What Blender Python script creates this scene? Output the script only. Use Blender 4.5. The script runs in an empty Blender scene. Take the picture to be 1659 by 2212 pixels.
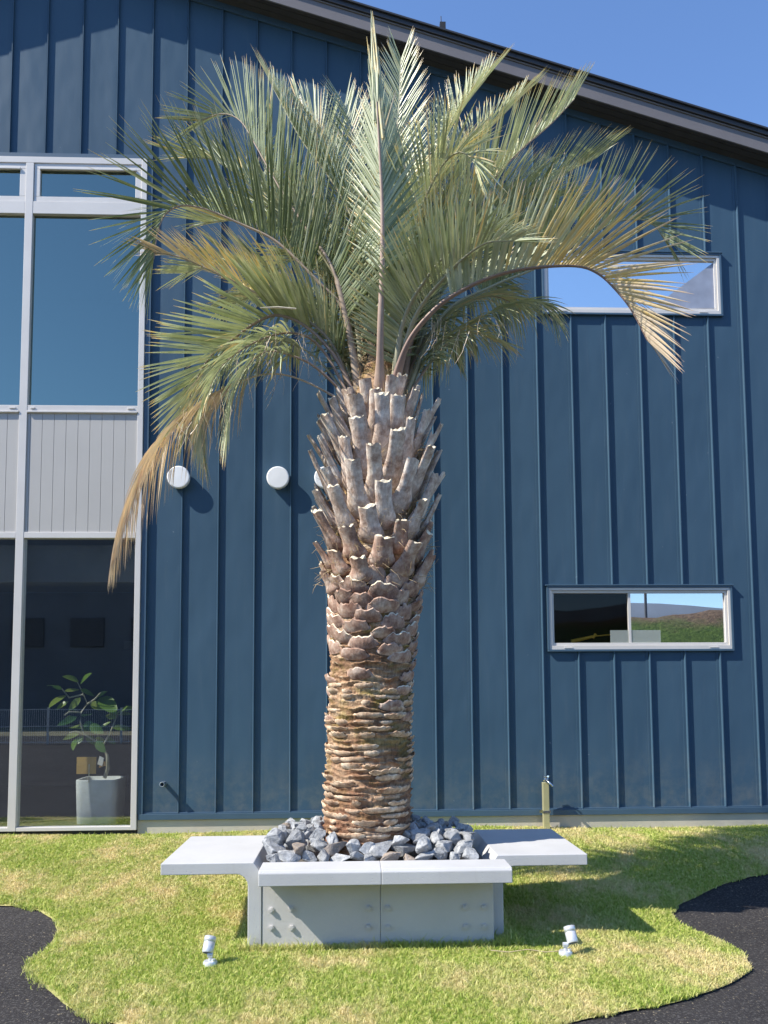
import bpy, bmesh, math, random
import numpy as np
from mathutils import Vector, Matrix, noise, Euler
random.seed(7); R = math.radians; PI = math.pi
S = bpy.context.scene; COL = S.collection

# ------------------------------------------------------------------ camera, world, sun
F, PY, HC = 1800.0, 1350.0, 1.40           # focal length and principal row in reference pixels (1659 x 2212), eye height
cam_d = bpy.data.cameras.new('camera'); cam = bpy.data.objects.new('camera', cam_d); COL.objects.link(cam)
cam_d.sensor_fit = 'VERTICAL'; cam_d.sensor_height = 24; cam_d.lens = 24 * F / 2212
cam_d.shift_y = (PY - 1106) / 2212; cam_d.clip_end = 3000
cam.location = (0, 0, HC); cam.rotation_euler = (R(90 + 4.46), 0.006, R(-2.2))
S.camera = cam
RM = Euler(cam.rotation_euler).to_matrix()
S.render.resolution_x, S.render.resolution_y = 768, 1024
AZ, EL = R(70), R(45)
sun_dir = Vector((-math.sin(AZ) * math.cos(EL), -math.cos(AZ) * math.cos(EL), math.sin(EL)))
sd = bpy.data.lights.new('sun', 'SUN'); sd.energy = 5.0; sd.angle = R(.5); sd.color = (1, .94, .83)
sun = bpy.data.objects.new('sun', sd); COL.objects.link(sun); sun.location = (-8, -6, 12)
sun.rotation_euler = sun_dir.to_track_quat('Z', 'Y').to_euler()
w = bpy.data.worlds.new('World'); S.world = w; w.use_nodes = True
wn = w.node_tree; bg = wn.nodes['Background']; sky = wn.nodes.new('ShaderNodeTexSky')
sky.sky_type = 'NISHITA'; sky.sun_disc = False; sky.sun_elevation = EL; sky.sun_rotation = PI + AZ
sky.altitude = 0; sky.air_density = 1.0; sky.dust_density = .15; sky.ozone_density = 2.6
bg.inputs[1].default_value = .100
tint = wn.nodes.new('ShaderNodeMix'); tint.data_type = 'RGBA'; tint.blend_type = 'MULTIPLY'; tint.inputs[0].default_value = 1; tint.inputs[7].default_value = (1.18, 1.36, 1.62, 1)
wn.links.new(sky.outputs[0], tint.inputs[6]); wn.links.new(tint.outputs[2], bg.inputs[0])
S.view_settings.view_transform = 'Standard'; S.view_settings.look = 'None'; S.view_settings.exposure = .68; S.view_settings.gamma = 1
S.render.engine = 'CYCLES'

def ray(px, py): return RM @ Vector(((px - 829.5) / F, (PY - py) / F, -1))
def W(px, py, Y):
    d = ray(px, py); t = Y / d.y; return Vector((0, 0, HC)) + d * t
def ss(a, b, x):
    if a > b: return 1 - ss(b, a, x)
    t = min(1, max(0, (x - a) / (b - a))); return t * t * (3 - 2 * t)
def h(x, y):                                # the lie of the ground
    return .15 * ss(4.9, 7.3, y) - .10 * ss(1.2, 2.6, x) * (1 - ss(5.6, 7.3, y)) - .05 * ss(1.2, 3, -x) * (1 - ss(5.2, 7, y)) \
        + .02 * math.sin(x * 1.3 + 1) * ss(4.9, 6, y)
def G(px, py):
    d = ray(px, py); z = 0
    for _ in range(6):
        t = (z - HC) / d.z; p = Vector((0, 0, HC)) + d * t; z = h(p.x, p.y)
    return p

# ------------------------------------------------------------------ helpers
def link_obj(name, me, mats=None, parent=None):
    o = bpy.data.objects.new(name, me); COL.objects.link(o)
    for m in (mats if isinstance(mats, (list, tuple)) else [mats] if mats else []): me.materials.append(m)
    if parent: o.parent = parent
    return o
def tag(o, label=None, cat=None, group=None, kind=None):
    if label: o['label'] = label
    if cat: o['category'] = cat
    if group: o['group'] = group
    if kind: o['kind'] = kind
    return o
def empty(name, loc=(0, 0, 0)):
    o = bpy.data.objects.new(name, None); COL.objects.link(o); o.location = loc; o.empty_display_size = .1; return o
class MB:
    def __init__(s): s.v = []; s.f = []; s.mi = []; s.sm = []
    def add(s, vs, fs, mi=0, sm=False):
        n = len(s.v); s.v += [tuple(v) for v in vs]; s.f += [tuple(i + n for i in f) for f in fs]; s.mi += [mi] * len(fs); s.sm += [sm] * len(fs)
    def box(s, x0, x1, y0, y1, z0, z1, mi=0):
        s.add([(x, y, z) for z in (z0, z1) for y in (y0, y1) for x in (x0, x1)],
              [(0, 2, 3, 1), (4, 5, 7, 6), (0, 1, 5, 4), (2, 6, 7, 3), (0, 4, 6, 2), (1, 3, 7, 5)], mi)
    def prism(s, poly, a, b, axis, mi=0):      # extrude a 2-d outline along an axis
        def mk(p, t): return {'x': (t, p[0], p[1]), 'y': (p[0], t, p[1]), 'z': (p[0], p[1], t)}[axis]
        n = len(poly); s.add([mk(p, a) for p in poly] + [mk(p, b) for p in poly],
            [tuple(range(n))[::-1], tuple(range(n, 2 * n))] + [(i, (i + 1) % n, n + (i + 1) % n, n + i) for i in range(n)], mi)
    def tube(s, pts, rs, n=10, mi=0, cap=True, flat=1):
        pts = [Vector(p) for p in pts]; vs = []; up = Vector((0, 0, 1)); fs = []
        for i, p in enumerate(pts):
            t = (pts[min(i + 1, len(pts) - 1)] - pts[max(i - 1, 0)]).normalized()
            a = t.cross(up if abs(t.z) < .95 else Vector((0, 1, 0))).normalized(); b = a.cross(t)
            r = rs[i] if isinstance(rs, (list, tuple)) else rs
            for k in range(n):
                q = 2 * PI * k / n; vs.append(p + a * math.cos(q) * r + b * math.sin(q) * r * flat)
        for i in range(len(pts) - 1):
            for k in range(n): fs.append((i * n + k, i * n + (k + 1) % n, (i + 1) * n + (k + 1) % n, (i + 1) * n + k))
        s.add(vs, fs, mi, True)
        if cap:
            m = len(pts) - 1; s.add(vs[:n], [tuple(range(n))[::-1]], mi); s.add(vs[m * n:], [tuple(range(n))], mi)
    def build(s, name, mats, parent=None, bevel=0, fix=True, seg=2):
        me = bpy.data.meshes.new(name); me.from_pydata(s.v, [], s.f); me.update()
        for p, m, sm in zip(me.polygons, s.mi, s.sm): p.material_index = m; p.use_smooth = sm
        if fix:
            b = bmesh.new(); b.from_mesh(me); bmesh.ops.recalc_face_normals(b, faces=b.faces); b.to_mesh(me); b.free()
        o = link_obj(name, me, mats, parent)
        if bevel:
            m = o.modifiers.new('bevel', 'BEVEL'); m.width = bevel; m.segments = seg; m.limit_method = 'ANGLE'; m.angle_limit = R(35)
        return o

# ------------------------------------------------------------------ materials
def nm(name):
    m = bpy.data.materials.new(name); m.use_nodes = True; n = m.node_tree; p = n.nodes['Principled BSDF']; return m, n, p
def nd(n, t, **k):
    x = n.nodes.new(t)
    for a, b in k.items():
        if a.startswith('i_'): x.inputs[a[2:].replace('_', ' ')].default_value = b
        else: setattr(x, a, b)
    return x
def ramp(n, src, stops, interp='LINEAR'):
    r = n.nodes.new('ShaderNodeValToRGB'); r.color_ramp.interpolation = interp; e = r.color_ramp.elements
    while len(e) < len(stops): e.new(.5)
    for x, (p, c) in zip(e, stops): x.position = p; x.color = (*c, 1) if len(c) == 3 else c
    n.links.new(src, r.inputs[0]); return r.outputs[0]
def coords(n, scale=(1, 1, 1)):
    t = n.nodes.new('ShaderNodeTexCoord'); m = n.nodes.new('ShaderNodeMapping'); m.inputs['Scale'].default_value = scale
    n.links.new(t.outputs['Object'], m.inputs[0]); return m.outputs[0]
def noi(n, vec, sc, det=4, rough=.55):
    x = n.nodes.new('ShaderNodeTexNoise'); x.inputs['Scale'].default_value = sc; x.inputs['Detail'].default_value = det
    x.inputs['Roughness'].default_value = rough; n.links.new(vec, x.inputs['Vector']); return x.outputs['Fac']
def mixc(n, f, a, b, mode='MIX'):
    x = n.nodes.new('ShaderNodeMix'); x.data_type = 'RGBA'; x.blend_type = mode
    for s, v in ((0, f), (6, a), (7, b)):
        if isinstance(v, (int, float)): x.inputs[s].default_value = v
        elif isinstance(v, tuple): x.inputs[s].default_value = (*v, 1)
        else: n.links.new(v, x.inputs[s])
    return x.outputs[2]
def bump(n, p, src, st, dist=.01):
    b = n.nodes.new('ShaderNodeBump'); b.inputs['Strength'].default_value = st; b.inputs['Distance'].default_value = dist
    n.links.new(src, b.inputs['Height']); n.links.new(b.outputs[0], p.inputs['Normal'])
def simple(name, c, rough=.5, var=.12, sc=8, metal=0, bst=0, bsc=60, scale=(1, 1, 1)):
    m, n, p = nm(name); v = coords(n, scale); f = noi(n, v, sc, 5)
    a = tuple(x * (1 - var) for x in c); b = tuple(min(1, x * (1 + var)) for x in c)
    n.links.new(ramp(n, f, [(.3, a), (.7, b)]), p.inputs['Base Color']); p.inputs['Roughness'].default_value = rough; p.inputs['Metallic'].default_value = metal
    if bst: bump(n, p, noi(n, v, bsc, 4), bst, .004)
    return m

# painted steel siding: slightly dusty, oil-canned
m_side, n, p = nm('blue_steel_siding'); v = coords(n)
f1 = noi(n, v, .9, 3); f2 = noi(n, coords(n, (6, 6, .6)), 2.5, 5)
c = ramp(n, f1, [(.3, (.044, .088, .136)), (.7, (.051, .099, .152))])
c = mixc(n, ramp(n, f2, [(.55, (0, 0, 0)), (.85, (.25, .25, .25))]), c, (.10, .14, .18))
sz = nd(n, 'ShaderNodeSeparateXYZ'); n.links.new(v, sz.inputs[0]); dz = nd(n, 'ShaderNodeMapRange'); n.links.new(sz.outputs[2], dz.inputs[0]); dz.inputs[1].default_value = .9; dz.inputs[2].default_value = .3; dz.inputs[4].default_value = .5
dm = nd(n, 'ShaderNodeMath', operation='MULTIPLY'); n.links.new(dz.outputs[0], dm.inputs[0]); n.links.new(ramp(n, noi(n, v, 9, 6, .7), [(.4, (0, 0, 0)), (.7, (1, 1, 1))]), dm.inputs[1]); c = mixc(n, dm.outputs[0], c, (.17, .18, .17))
sp = noi(n, v, 17, 2); c = mixc(n, ramp(n, sp, [(.765, (0, 0, 0)), (.80, (.35, .35, .35))]), c, (.3, .34, .38))
n.links.new(c, p.inputs['Base Color']); p.inputs['Roughness'].default_value = .48; p.inputs['Specular IOR Level'].default_value = .16
b1 = nd(n, 'ShaderNodeBump', i_Strength=.8, i_Distance=.02); n.links.new(noi(n, coords(n, (1, 1, .45)), 2.6, 2), b1.inputs['Height'])
b2 = nd(n, 'ShaderNodeBump', i_Strength=.07, i_Distance=.002); n.links.new(noi(n, v, 260, 2), b2.inputs['Height']); n.links.new(b1.outputs[0], b2.inputs['Normal'])
n.links.new(b2.outputs[0], p.inputs['Normal'])
m_trim = simple('blue_trim_metal', (.052, .098, .150), .42, .06, 4)
m_alu = simple('silver_aluminium', (.60, .575, .55), .38, .04, 3, .05)
m_panel = simple('grey_wall_panel', (.43, .415, .395), .45, .04, 2)
m_fascia = simple('grey_brown_fascia', (.16, .145, .145), .45, .07, 3)
m_roof = simple('black_roof_metal', (.03, .03, .034), .45, .1, 3)
m_soffit = simple('dark_soffit_board', (.05, .048, .05), .7, .15, 6)
m_plinth = simple('beige_concrete', (.50, .46, .38), .85, .1, 3, 0, .25, 40)
m_white, n, p = nm('white_painted_concrete'); v = coords(n)
c = ramp(n, noi(n, v, 3, 6), [(.3, (.46, .46, .465)), (.7, (.52, .52, .525))])
c = mixc(n, ramp(n, noi(n, v, 38, 3), [(.70, (0, 0, 0)), (.76, (.35, .35, .35))]), c, (.42, .42, .43))
sz = nd(n, 'ShaderNodeSeparateXYZ'); n.links.new(v, sz.inputs[0]); dz = nd(n, 'ShaderNodeMapRange'); n.links.new(sz.outputs[2], dz.inputs[0]); dz.inputs[1].default_value = .11; dz.inputs[2].default_value = -.01; dz.inputs[4].default_value = .7
dm = nd(n, 'ShaderNodeMath', operation='MULTIPLY'); n.links.new(dz.outputs[0], dm.inputs[0]); n.links.new(ramp(n, noi(n, v, 14, 6, .75), [(.35, (0, 0, 0)), (.65, (1, 1, 1))]), dm.inputs[1]); c = mixc(n, dm.outputs[0], c, (.25, .22, .15))
stk = ramp(n, noi(n, coords(n, (9, 9, .7)), 3, 4), [(.60, (0, 0, 0)), (.80, (.35, .35, .35))]); c = mixc(n, stk, c, (.36, .35, .33))
n.links.new(c, p.inputs['Base Color']); p.inputs['Roughness'].default_value = .6
vo = n.nodes.new('ShaderNodeTexVoronoi'); vo.inputs['Scale'].default_value = 45; n.links.new(v, vo.inputs['Vector'])
pit = ramp(n, vo.outputs['Distance'], [(.05, (0, 0, 0)), (.16, (1, 1, 1))])
ma = n.nodes.new('ShaderNodeMath'); ma.operation = 'MULTIPLY_ADD'; n.links.new(noi(n, v, 90, 4), ma.inputs[0]); ma.inputs[1].default_value = .5; n.links.new(pit, ma.inputs[2])
bump(n, p, ma.outputs[0], .35, .003)
m_gpaint = simple('grey_painted_face', (.50, .485, .47), .6, .06, 4, 0, .25, 60)
m_vent = simple('white_vent_plastic', (.80, .80, .80), .35, .02)
m_steel = simple('stainless_post', (.50, .47, .27), .3, .05, 6, .35)
m_chrome = simple('chrome_metal', (.75, .76, .78), .12, .03, 5, 1)
m_silver = simple('silver_lamp_body', (.60, .62, .66), .35, .05, 9, .35)
m_black = simple('black_rubber', (.012, .012, .013), .6)
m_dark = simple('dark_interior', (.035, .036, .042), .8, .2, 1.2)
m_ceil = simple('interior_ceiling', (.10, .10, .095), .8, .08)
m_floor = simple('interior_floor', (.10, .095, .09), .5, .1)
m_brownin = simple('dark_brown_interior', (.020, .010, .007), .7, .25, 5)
m_lampglass = simple('downlight_lens', (.8, .78, .7), .3, .02)
def asphalt():
    m, n, p = nm('dark_asphalt'); v = coords(n)
    c = ramp(n, noi(n, v, 1.1, 5), [(.3, (.022, .020, .021)), (.7, (.044, .040, .041))])
    c = mixc(n, ramp(n, noi(n, v, 75, 3, .75), [(.52, (0, 0, 0)), (.66, (1, 1, 1))]), c, (.11, .105, .10))
    c = mixc(n, ramp(n, noi(n, v, 55, 3, .7), [(.655, (0, 0, 0)), (.69, (1, 1, 1))]), c, (.38, .32, .22))
    n.links.new(c, p.inputs['Base Color']); p.inputs['Roughness'].default_value = .9; p.inputs['Specular IOR Level'].default_value = .2; bump(n, p, noi(n, v, 120, 4, .7), .9, .008); return m
m_asph = asphalt()
def lawnmat(name, blade):
    m, n, p = nm(name); v = coords(n, (1, .62, 1))
    big = noi(n, v, 1.7, 5, .6); fine = noi(n, coords(n, (1, .8, 0)), 42 if blade else 20, 2)
    c = ramp(n, fine, [(.32, (.24, .37, .05)), (.5, (.47, .53, .13)), (.68, (.68, .67, .27))])
    dry = ramp(n, fine, [(.3, (.64, .56, .26)), (.7, (.85, .73, .42))])
    a = nd(n, 'ShaderNodeMath', operation='MULTIPLY_ADD'); n.links.new(noi(n, v, 9, 4, .7), a.inputs[0]); a.inputs[1].default_value = .55; n.links.new(big, a.inputs[2])
    k = ramp(n, a.outputs[0], [(.73, (0, 0, 0)), (.93, (1, 1, 1))])
    c = mixc(n, k, c, dry)
    if not blade: c = mixc(n, .6, c, (.36, .29, .14))
    n.links.new(c, p.inputs['Base Color']); p.inputs['Roughness'].default_value = .75; p.inputs['Specular IOR Level'].default_value = .25
    if blade:
        t = n.nodes.new('ShaderNodeBsdfTranslucent'); n.links.new(c, t.inputs[0]); mx = n.nodes.new('ShaderNodeMixShader'); mx.inputs[0].default_value = .35
        n.links.new(p.outputs[0], mx.inputs[1]); n.links.new(t.outputs[0], mx.inputs[2]); n.links.new(mx.outputs[0], n.nodes['Material Output'].inputs[0])
    else: bump(n, p, noi(n, v, 90, 4, .7), .8, .01)
    return m
m_lawn = lawnmat('thatch_soil', False); m_blade = lawnmat('grass_blades', True)
def glass(name, refl, tint=(.75, .8, .85), gcol=(.9, .95, 1)):
    m, n, p = nm(name); n.nodes.remove(p); t = nd(n, 'ShaderNodeBsdfTransparent'); t.inputs[0].default_value = (*tint, 1)
    g = nd(n, 'ShaderNodeBsdfGlossy'); g.inputs['Roughness'].default_value = 0; g.inputs[0].default_value = (*gcol, 1)
    b = nd(n, 'ShaderNodeBump', i_Strength=.05, i_Distance=.01); n.links.new(noi(n, coords(n), 1.1, 1), b.inputs['Height']); n.links.new(b.outputs[0], g.inputs['Normal'])
    mx = nd(n, 'ShaderNodeMixShader'); mx.inputs[0].default_value = refl
    n.links.new(t.outputs[0], mx.inputs[1]); n.links.new(g.outputs[0], mx.inputs[2]); n.links.new(mx.outputs[0], n.nodes['Material Output'].inputs[0]); return m
g_low = glass('clear_window_glass', .20, (.92, .94, .94)); g_up = glass('blue_coated_glass', .62, (.35, .4, .5), (.34, .42, .36))
g_mir = glass('bright_reflecting_glass', .93, (.8, .8, .8), (1, 1, .96)); g_clr = glass('plain_clear_glass', .012, (.85, .85, .85)); g_half = glass('half_reflecting_glass', .72, (.5, .5, .5), (.9, .92, .95))
def leafmat(name, cols, trans=.14, rough=.34):     # colour follows how dried-out each leaflet is (attribute 'dry')
    m, n, p = nm(name); at = nd(n, 'ShaderNodeAttribute', attribute_name='dry'); v = coords(n)
    f = nd(n, 'ShaderNodeMath', operation='MULTIPLY_ADD'); n.links.new(noi(n, v, 14, 3), f.inputs[0]); f.inputs[1].default_value = .22
    s = nd(n, 'ShaderNodeMath', operation='SUBTRACT'); n.links.new(at.outputs['Fac'], s.inputs[0]); s.inputs[1].default_value = .11; n.links.new(s.outputs[0], f.inputs[2])
    c = ramp(n, f.outputs[0], cols); n.links.new(c, p.inputs['Base Color']); p.inputs['Roughness'].default_value = rough; p.inputs['Specular IOR Level'].default_value = .5
    t = nd(n, 'ShaderNodeBsdfTranslucent'); tc = mixc(n, 1.0, c, (1.0, 1.05, .68), 'MULTIPLY'); n.links.new(tc, t.inputs[0])
    mx = nd(n, 'ShaderNodeMixShader'); mx.inputs[0].default_value = trans
    n.links.new(p.outputs[0], mx.inputs[1]); n.links.new(t.outputs[0], mx.inputs[2]); n.links.new(mx.outputs[0], n.nodes['Material Output'].inputs[0]); return m
m_leaf = leafmat('palm_leaflet', [(0, (.15, .185, .065)), (.20, (.37, .41, .24)), (.40, (.64, .65, .45)), (.56, (.78, .56, .20)), (.70, (.80, .65, .46)), (1, (.66, .50, .38))])
m_rachis = leafmat('palm_rachis', [(0, (.36, .37, .24)), (.35, (.36, .30, .21)), (.7, (.29, .19, .15)), (1, (.58, .45, .34))], 0, .5)
m_ficus = leafmat('ficus_leaf', [(0, (.07, .17, .03)), (.5, (.16, .28, .04)), (1, (.3, .36, .07))], .3)
m_stem = simple('pale_grey_bark', (.42, .40, .30), .7, .2, 20)
def barkmat():
    m, n, p = nm('palm_trunk_bark'); v = coords(n, (1, 1, 3.0)); at = nd(n, 'ShaderNodeAttribute', attribute_name='ridge')
    f = noi(n, v, 5, 6, .65)
    c = ramp(n, f, [(.28, (.13, .07, .04)), (.46, (.34, .20, .115)), (.58, (.50, .34, .21)), (.70, (.68, .53, .37))])
    c = mixc(n, ramp(n, at.outputs['Fac'], [(.30, (0, 0, 0)), (.85, (.8, .8, .8))]), c, (.82, .66, .46))  # ridge lips go paler: highlights painted into the bark colour
    sx = nd(n, 'ShaderNodeSeparateXYZ'); n.links.new(coords(n), sx.inputs[0])
    red = nd(n, 'ShaderNodeMapRange'); n.links.new(sx.outputs[2], red.inputs[0]); red.inputs[1].default_value = 1.25; red.inputs[2].default_value = .5
    mr = nd(n, 'ShaderNodeMath', operation='MULTIPLY'); n.links.new(red.outputs[0], mr.inputs[0]); n.links.new(noi(n, v, 3, 3), mr.inputs[1])
    c = mixc(n, mr.outputs[0], c, (.22, .085, .055))
    ms = nd(n, 'ShaderNodeMapRange'); n.links.new(sx.outputs[2], ms.inputs[0]); ms.inputs[1].default_value = 1.95; ms.inputs[2].default_value = 1.45; ms.clamp = True
    mo = ramp(n, noi(n, coords(n, (1, 1, 1.4)), 5.5, 5, .6), [(.50, (0, 0, 0)), (.64, (.7, .7, .7))]); mo2 = nd(n, 'ShaderNodeMath', operation='MULTIPLY'); n.links.new(mo, mo2.inputs[0]); mz = nd(n, 'ShaderNodeMapRange'); n.links.new(sx.outputs[2], mz.inputs[0]); mz.inputs[1].default_value = .75; mz.inputs[2].default_value = 1.35; mz.inputs[3].default_value = .3; n.links.new(mz.outputs[0], mo2.inputs[1]); c = mixc(n, mo2.outputs[0], c, (.27, .22, .05))
    fw = noi(n, coords(n, (1, 1, .25)), 60, 3); c = mixc(n, .75, c, ramp(n, fw, [(.3, (.45, .45, .45)), (.65, (1.15, 1.15, 1.15))]), 'MULTIPLY')
    n.links.new(c, p.inputs['Base Color']); p.inputs['Roughness'].default_value = .9; p.inputs['Specular IOR Level'].default_value = .2
    ad = nd(n, 'ShaderNodeMath', operation='ADD'); n.links.new(noi(n, v, 26, 6, .7), ad.inputs[0]); n.links.new(fw, ad.inputs[1]); bump(n, p, ad.outputs[0], 1, .012); return m
m_bark = barkmat()
def bootmat(name, c0, c1, c2):
    m, n, p = nm(name); oi = nd(n, 'ShaderNodeObjectInfo'); tc = n.nodes.new('ShaderNodeTexCoord'); va = nd(n, 'ShaderNodeVectorMath', operation='ADD')
    cm = nd(n, 'ShaderNodeCombineXYZ'); mu = nd(n, 'ShaderNodeMath', operation='MULTIPLY'); mu.inputs[1].default_value = 50
    n.links.new(oi.outputs['Random'], mu.inputs[0]); n.links.new(mu.outputs[0], cm.inputs[0]); n.links.new(tc.outputs['Object'], va.inputs[0]); n.links.new(cm.outputs[0], va.inputs[1])
    mp = nd(n, 'ShaderNodeMapping'); mp.inputs['Scale'].default_value = (3, 3, 1); n.links.new(va.outputs[0], mp.inputs[0])
    f = noi(n, va.outputs[0], 13, 6, .7); g = noi(n, mp.outputs[0], 22, 4, .6)
    c = ramp(n, f, [(.34, c0), (.5, c1), (.66, c2)]); c = mixc(n, .55, c, ramp(n, g, [(.3, (.5, .47, .45)), (.65, (1.15, 1.12, 1.1))]), 'MULTIPLY')
    n.links.new(c, p.inputs['Base Color']); p.inputs['Roughness'].default_value = .85; p.inputs['Specular IOR Level'].default_value = .25; bump(n, p, g, .8, .006); return m
m_boot = bootmat('leaf_base_bark', (.33, .22, .165), (.60, .49, .41), (.82, .76, .68)); m_bootlow = bootmat('old_leaf_base_bark', (.22, .12, .085), (.42, .28, .21), (.60, .49, .40))
m_flake = bootmat('torn_bark_flake', (.30, .17, .10), (.55, .40, .27), (.78, .66, .50)); m_cut = simple('pale_cut_wood', (.74, .64, .47), .8, .14, 30, 0, .4, 120)
m_fibre = simple('tan_palm_fibre', (.46, .34, .19), .8, .4, 25); m_deepf = simple('dark_palm_fibre', (.06, .045, .03), .9, .4, 18, 0, .8, 60)
def rockmat(name, a, b, c3):
    m, n, p = nm(name); oi = nd(n, 'ShaderNodeObjectInfo'); tc = n.nodes.new('ShaderNodeTexCoord'); va = nd(n, 'ShaderNodeVectorMath', operation='ADD'); cm = nd(n, 'ShaderNodeCombineXYZ')
    mu = nd(n, 'ShaderNodeMath', operation='MULTIPLY'); mu.inputs[1].default_value = 30; n.links.new(oi.outputs['Random'], mu.inputs[0]); n.links.new(mu.outputs[0], cm.inputs[1])
    n.links.new(tc.outputs['Object'], va.inputs[0]); n.links.new(cm.outputs[0], va.inputs[1]); v = va.outputs[0]
    c = ramp(n, noi(n, v, 2.2, 7, .65), [(.3, a), (.55, b), (.72, c3)])
    vein = ramp(n, noi(n, v, 5, 3, .5), [(.487, (0, 0, 0)), (.5, (.6, .6, .6)), (.513, (0, 0, 0))]); c = mixc(n, vein, c, (.55, .56, .58))
    sc = ramp(n, oi.outputs['Random'], [(0, (.8, .8, .8)), (1, (1.2, 1.2, 1.2))]); c = mixc(n, 1.0, c, sc, 'MULTIPLY')
    n.links.new(c, p.inputs['Base Color']); p.inputs['Roughness'].default_value = .7; bump(n, p, noi(n, v, 5, 7, .7), .5, .03); return m
m_rock = rockmat('grey_blue_stone', (.17, .178, .188), (.34, .35, .36), (.52, .52, .52)); m_rockb = rockmat('rust_stained_stone', (.22, .2, .19), (.32, .26, .21), (.42, .30, .19))

# ------------------------------------------------------------------ ground, road, lawn
YW = 7.6                                     # the wall's plane
def sheet(name, xs, ys, zf, mat):
    vs = [(x, y, zf(x, y)) for y in ys for x in xs]; nx = len(xs)
    fs = [(j * nx + i, j * nx + i + 1, (j + 1) * nx + i + 1, (j + 1) * nx + i) for j in range(len(ys) - 1) for i in range(nx - 1)]
    m = MB(); m.add(vs, fs, 0, True); return tag(m.build(name, mat, fix=False), kind='structure')
m_earth = simple('dry_ground', (.19, .17, .10), .9, .3, .3, 0, .5, 3)
sheet('ground', list(np.linspace(-600, 600, 25)), list(np.linspace(-600, 600, 25)), lambda x, y: -.30, m_earth)
sheet('asphalt_path', list(np.arange(-9, 9.01, .15)), list(np.arange(-3, 7.9, .15)), lambda x, y: h(x, y) - .009, m_asph)
sheet('road', [-60, -9, 9, 60], [-14, -9, -3.0], lambda x, y: -.10 + .04 * (y > -3.5), m_asph)
edge = [(0, 1956), (55, 1959), (100, 1976), (124, 2004), (108, 2038), (72, 2076), (70, 2094), (104, 2138), (155, 2178), (215, 2202), (330, 2228), (600, 2262), (900, 2262), (1130, 2232), (1270, 2200), (1450, 2166), (1560, 2131),
        (1612, 2103), (1622, 2088), (1600, 2062), (1545, 2030), (1480, 2003), (1459, 1984), (1458, 1966), (1480, 1948), (1560, 1913), (1659, 1884)]
poly = [(G(*e).x, G(*e).y) for e in edge]
_q = []
for i in range(len(poly) - 1):
    p0, p1, p2, p3 = poly[max(i - 1, 0)], poly[i], poly[i + 1], poly[min(i + 2, len(poly) - 1)]
    for k in range(8):
        u = k / 8; _q.append(tuple(.5 * (2 * p1[c] + (p2[c] - p0[c]) * u + (2 * p0[c] - 5 * p1[c] + 4 * p2[c] - p3[c]) * u * u + (3 * p1[c] - p0[c] - 3 * p2[c] + p3[c]) * u ** 3) + .008 * noise.noise((i * 3.1 + u * 4, c * 7, 1)) for c in (0, 1)))
poly = _q + [poly[-1]]
poly = [(-8.5, 7.66), (-8.5, 5.75), (poly[0][0] - 2, poly[0][1] + .15)] + poly + [(poly[-1][0] + 2.5, poly[-1][1] + 1.1), (8.5, 7.0), (8.5, 7.66)]
PX = np.array([p[0] for p in poly]); PYY = np.array([p[1] for p in poly])
def inside(x, y):
    c = np.zeros(x.shape, bool); n = len(PX)
    for i in range(n):
        x0, y0, x1, y1 = PX[i], PYY[i], PX[i - 1], PYY[i - 1]
        k = (y0 > y) != (y1 > y)
        if y0 != y1: c ^= k & (x < (x1 - x0) * (y - y0) / (y1 - y0) + x0)
    return c
gx = np.arange(-8.5, 8.5, .05); gy = np.arange(2.9, 7.70, .05)
VX, VY = np.meshgrid(gx, gy); ins = inside(VX, VY)
rng = np.random.default_rng(3)
vid = {}; m = MB(); vs = []; fs = []
def gv(i, j):
    if (i, j) not in vid:
        x, y = float(gx[i]), float(gy[j])
        if not ins[j, i]:                     # pull a corner lying outside onto the outline
            bd = 9
            for k in range(len(PX)):
                ax, ay, bx, by = PX[k - 1], PYY[k - 1], PX[k], PYY[k]; t = ((x - ax) * (bx - ax) + (y - ay) * (by - ay)) / max(1e-9, (bx - ax) ** 2 + (by - ay) ** 2); t = min(1, max(0, t))
                qx, qy = ax + t * (bx - ax), ay + t * (by - ay); d = (qx - x) ** 2 + (qy - y) ** 2
                if d < bd: bd = d; best = (qx, qy)
            x, y = best
        vid[(i, j)] = len(vs); vs.append((x, y, h(x, y) + .006 * noise.noise((x * 3, y * 3, 0))))
    return vid[(i, j)]
for j in range(len(gy) - 1):
    for i in range(len(gx) - 1):
        if ins[j, i] or ins[j + 1, i] or ins[j, i + 1] or ins[j + 1, i + 1]: fs.append((gv(i, j), gv(i + 1, j), gv(i + 1, j + 1), gv(i, j + 1)))
m.add(vs, fs, 0, True); tag(m.build('lawn', m_lawn, fix=False), kind='structure')
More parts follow.
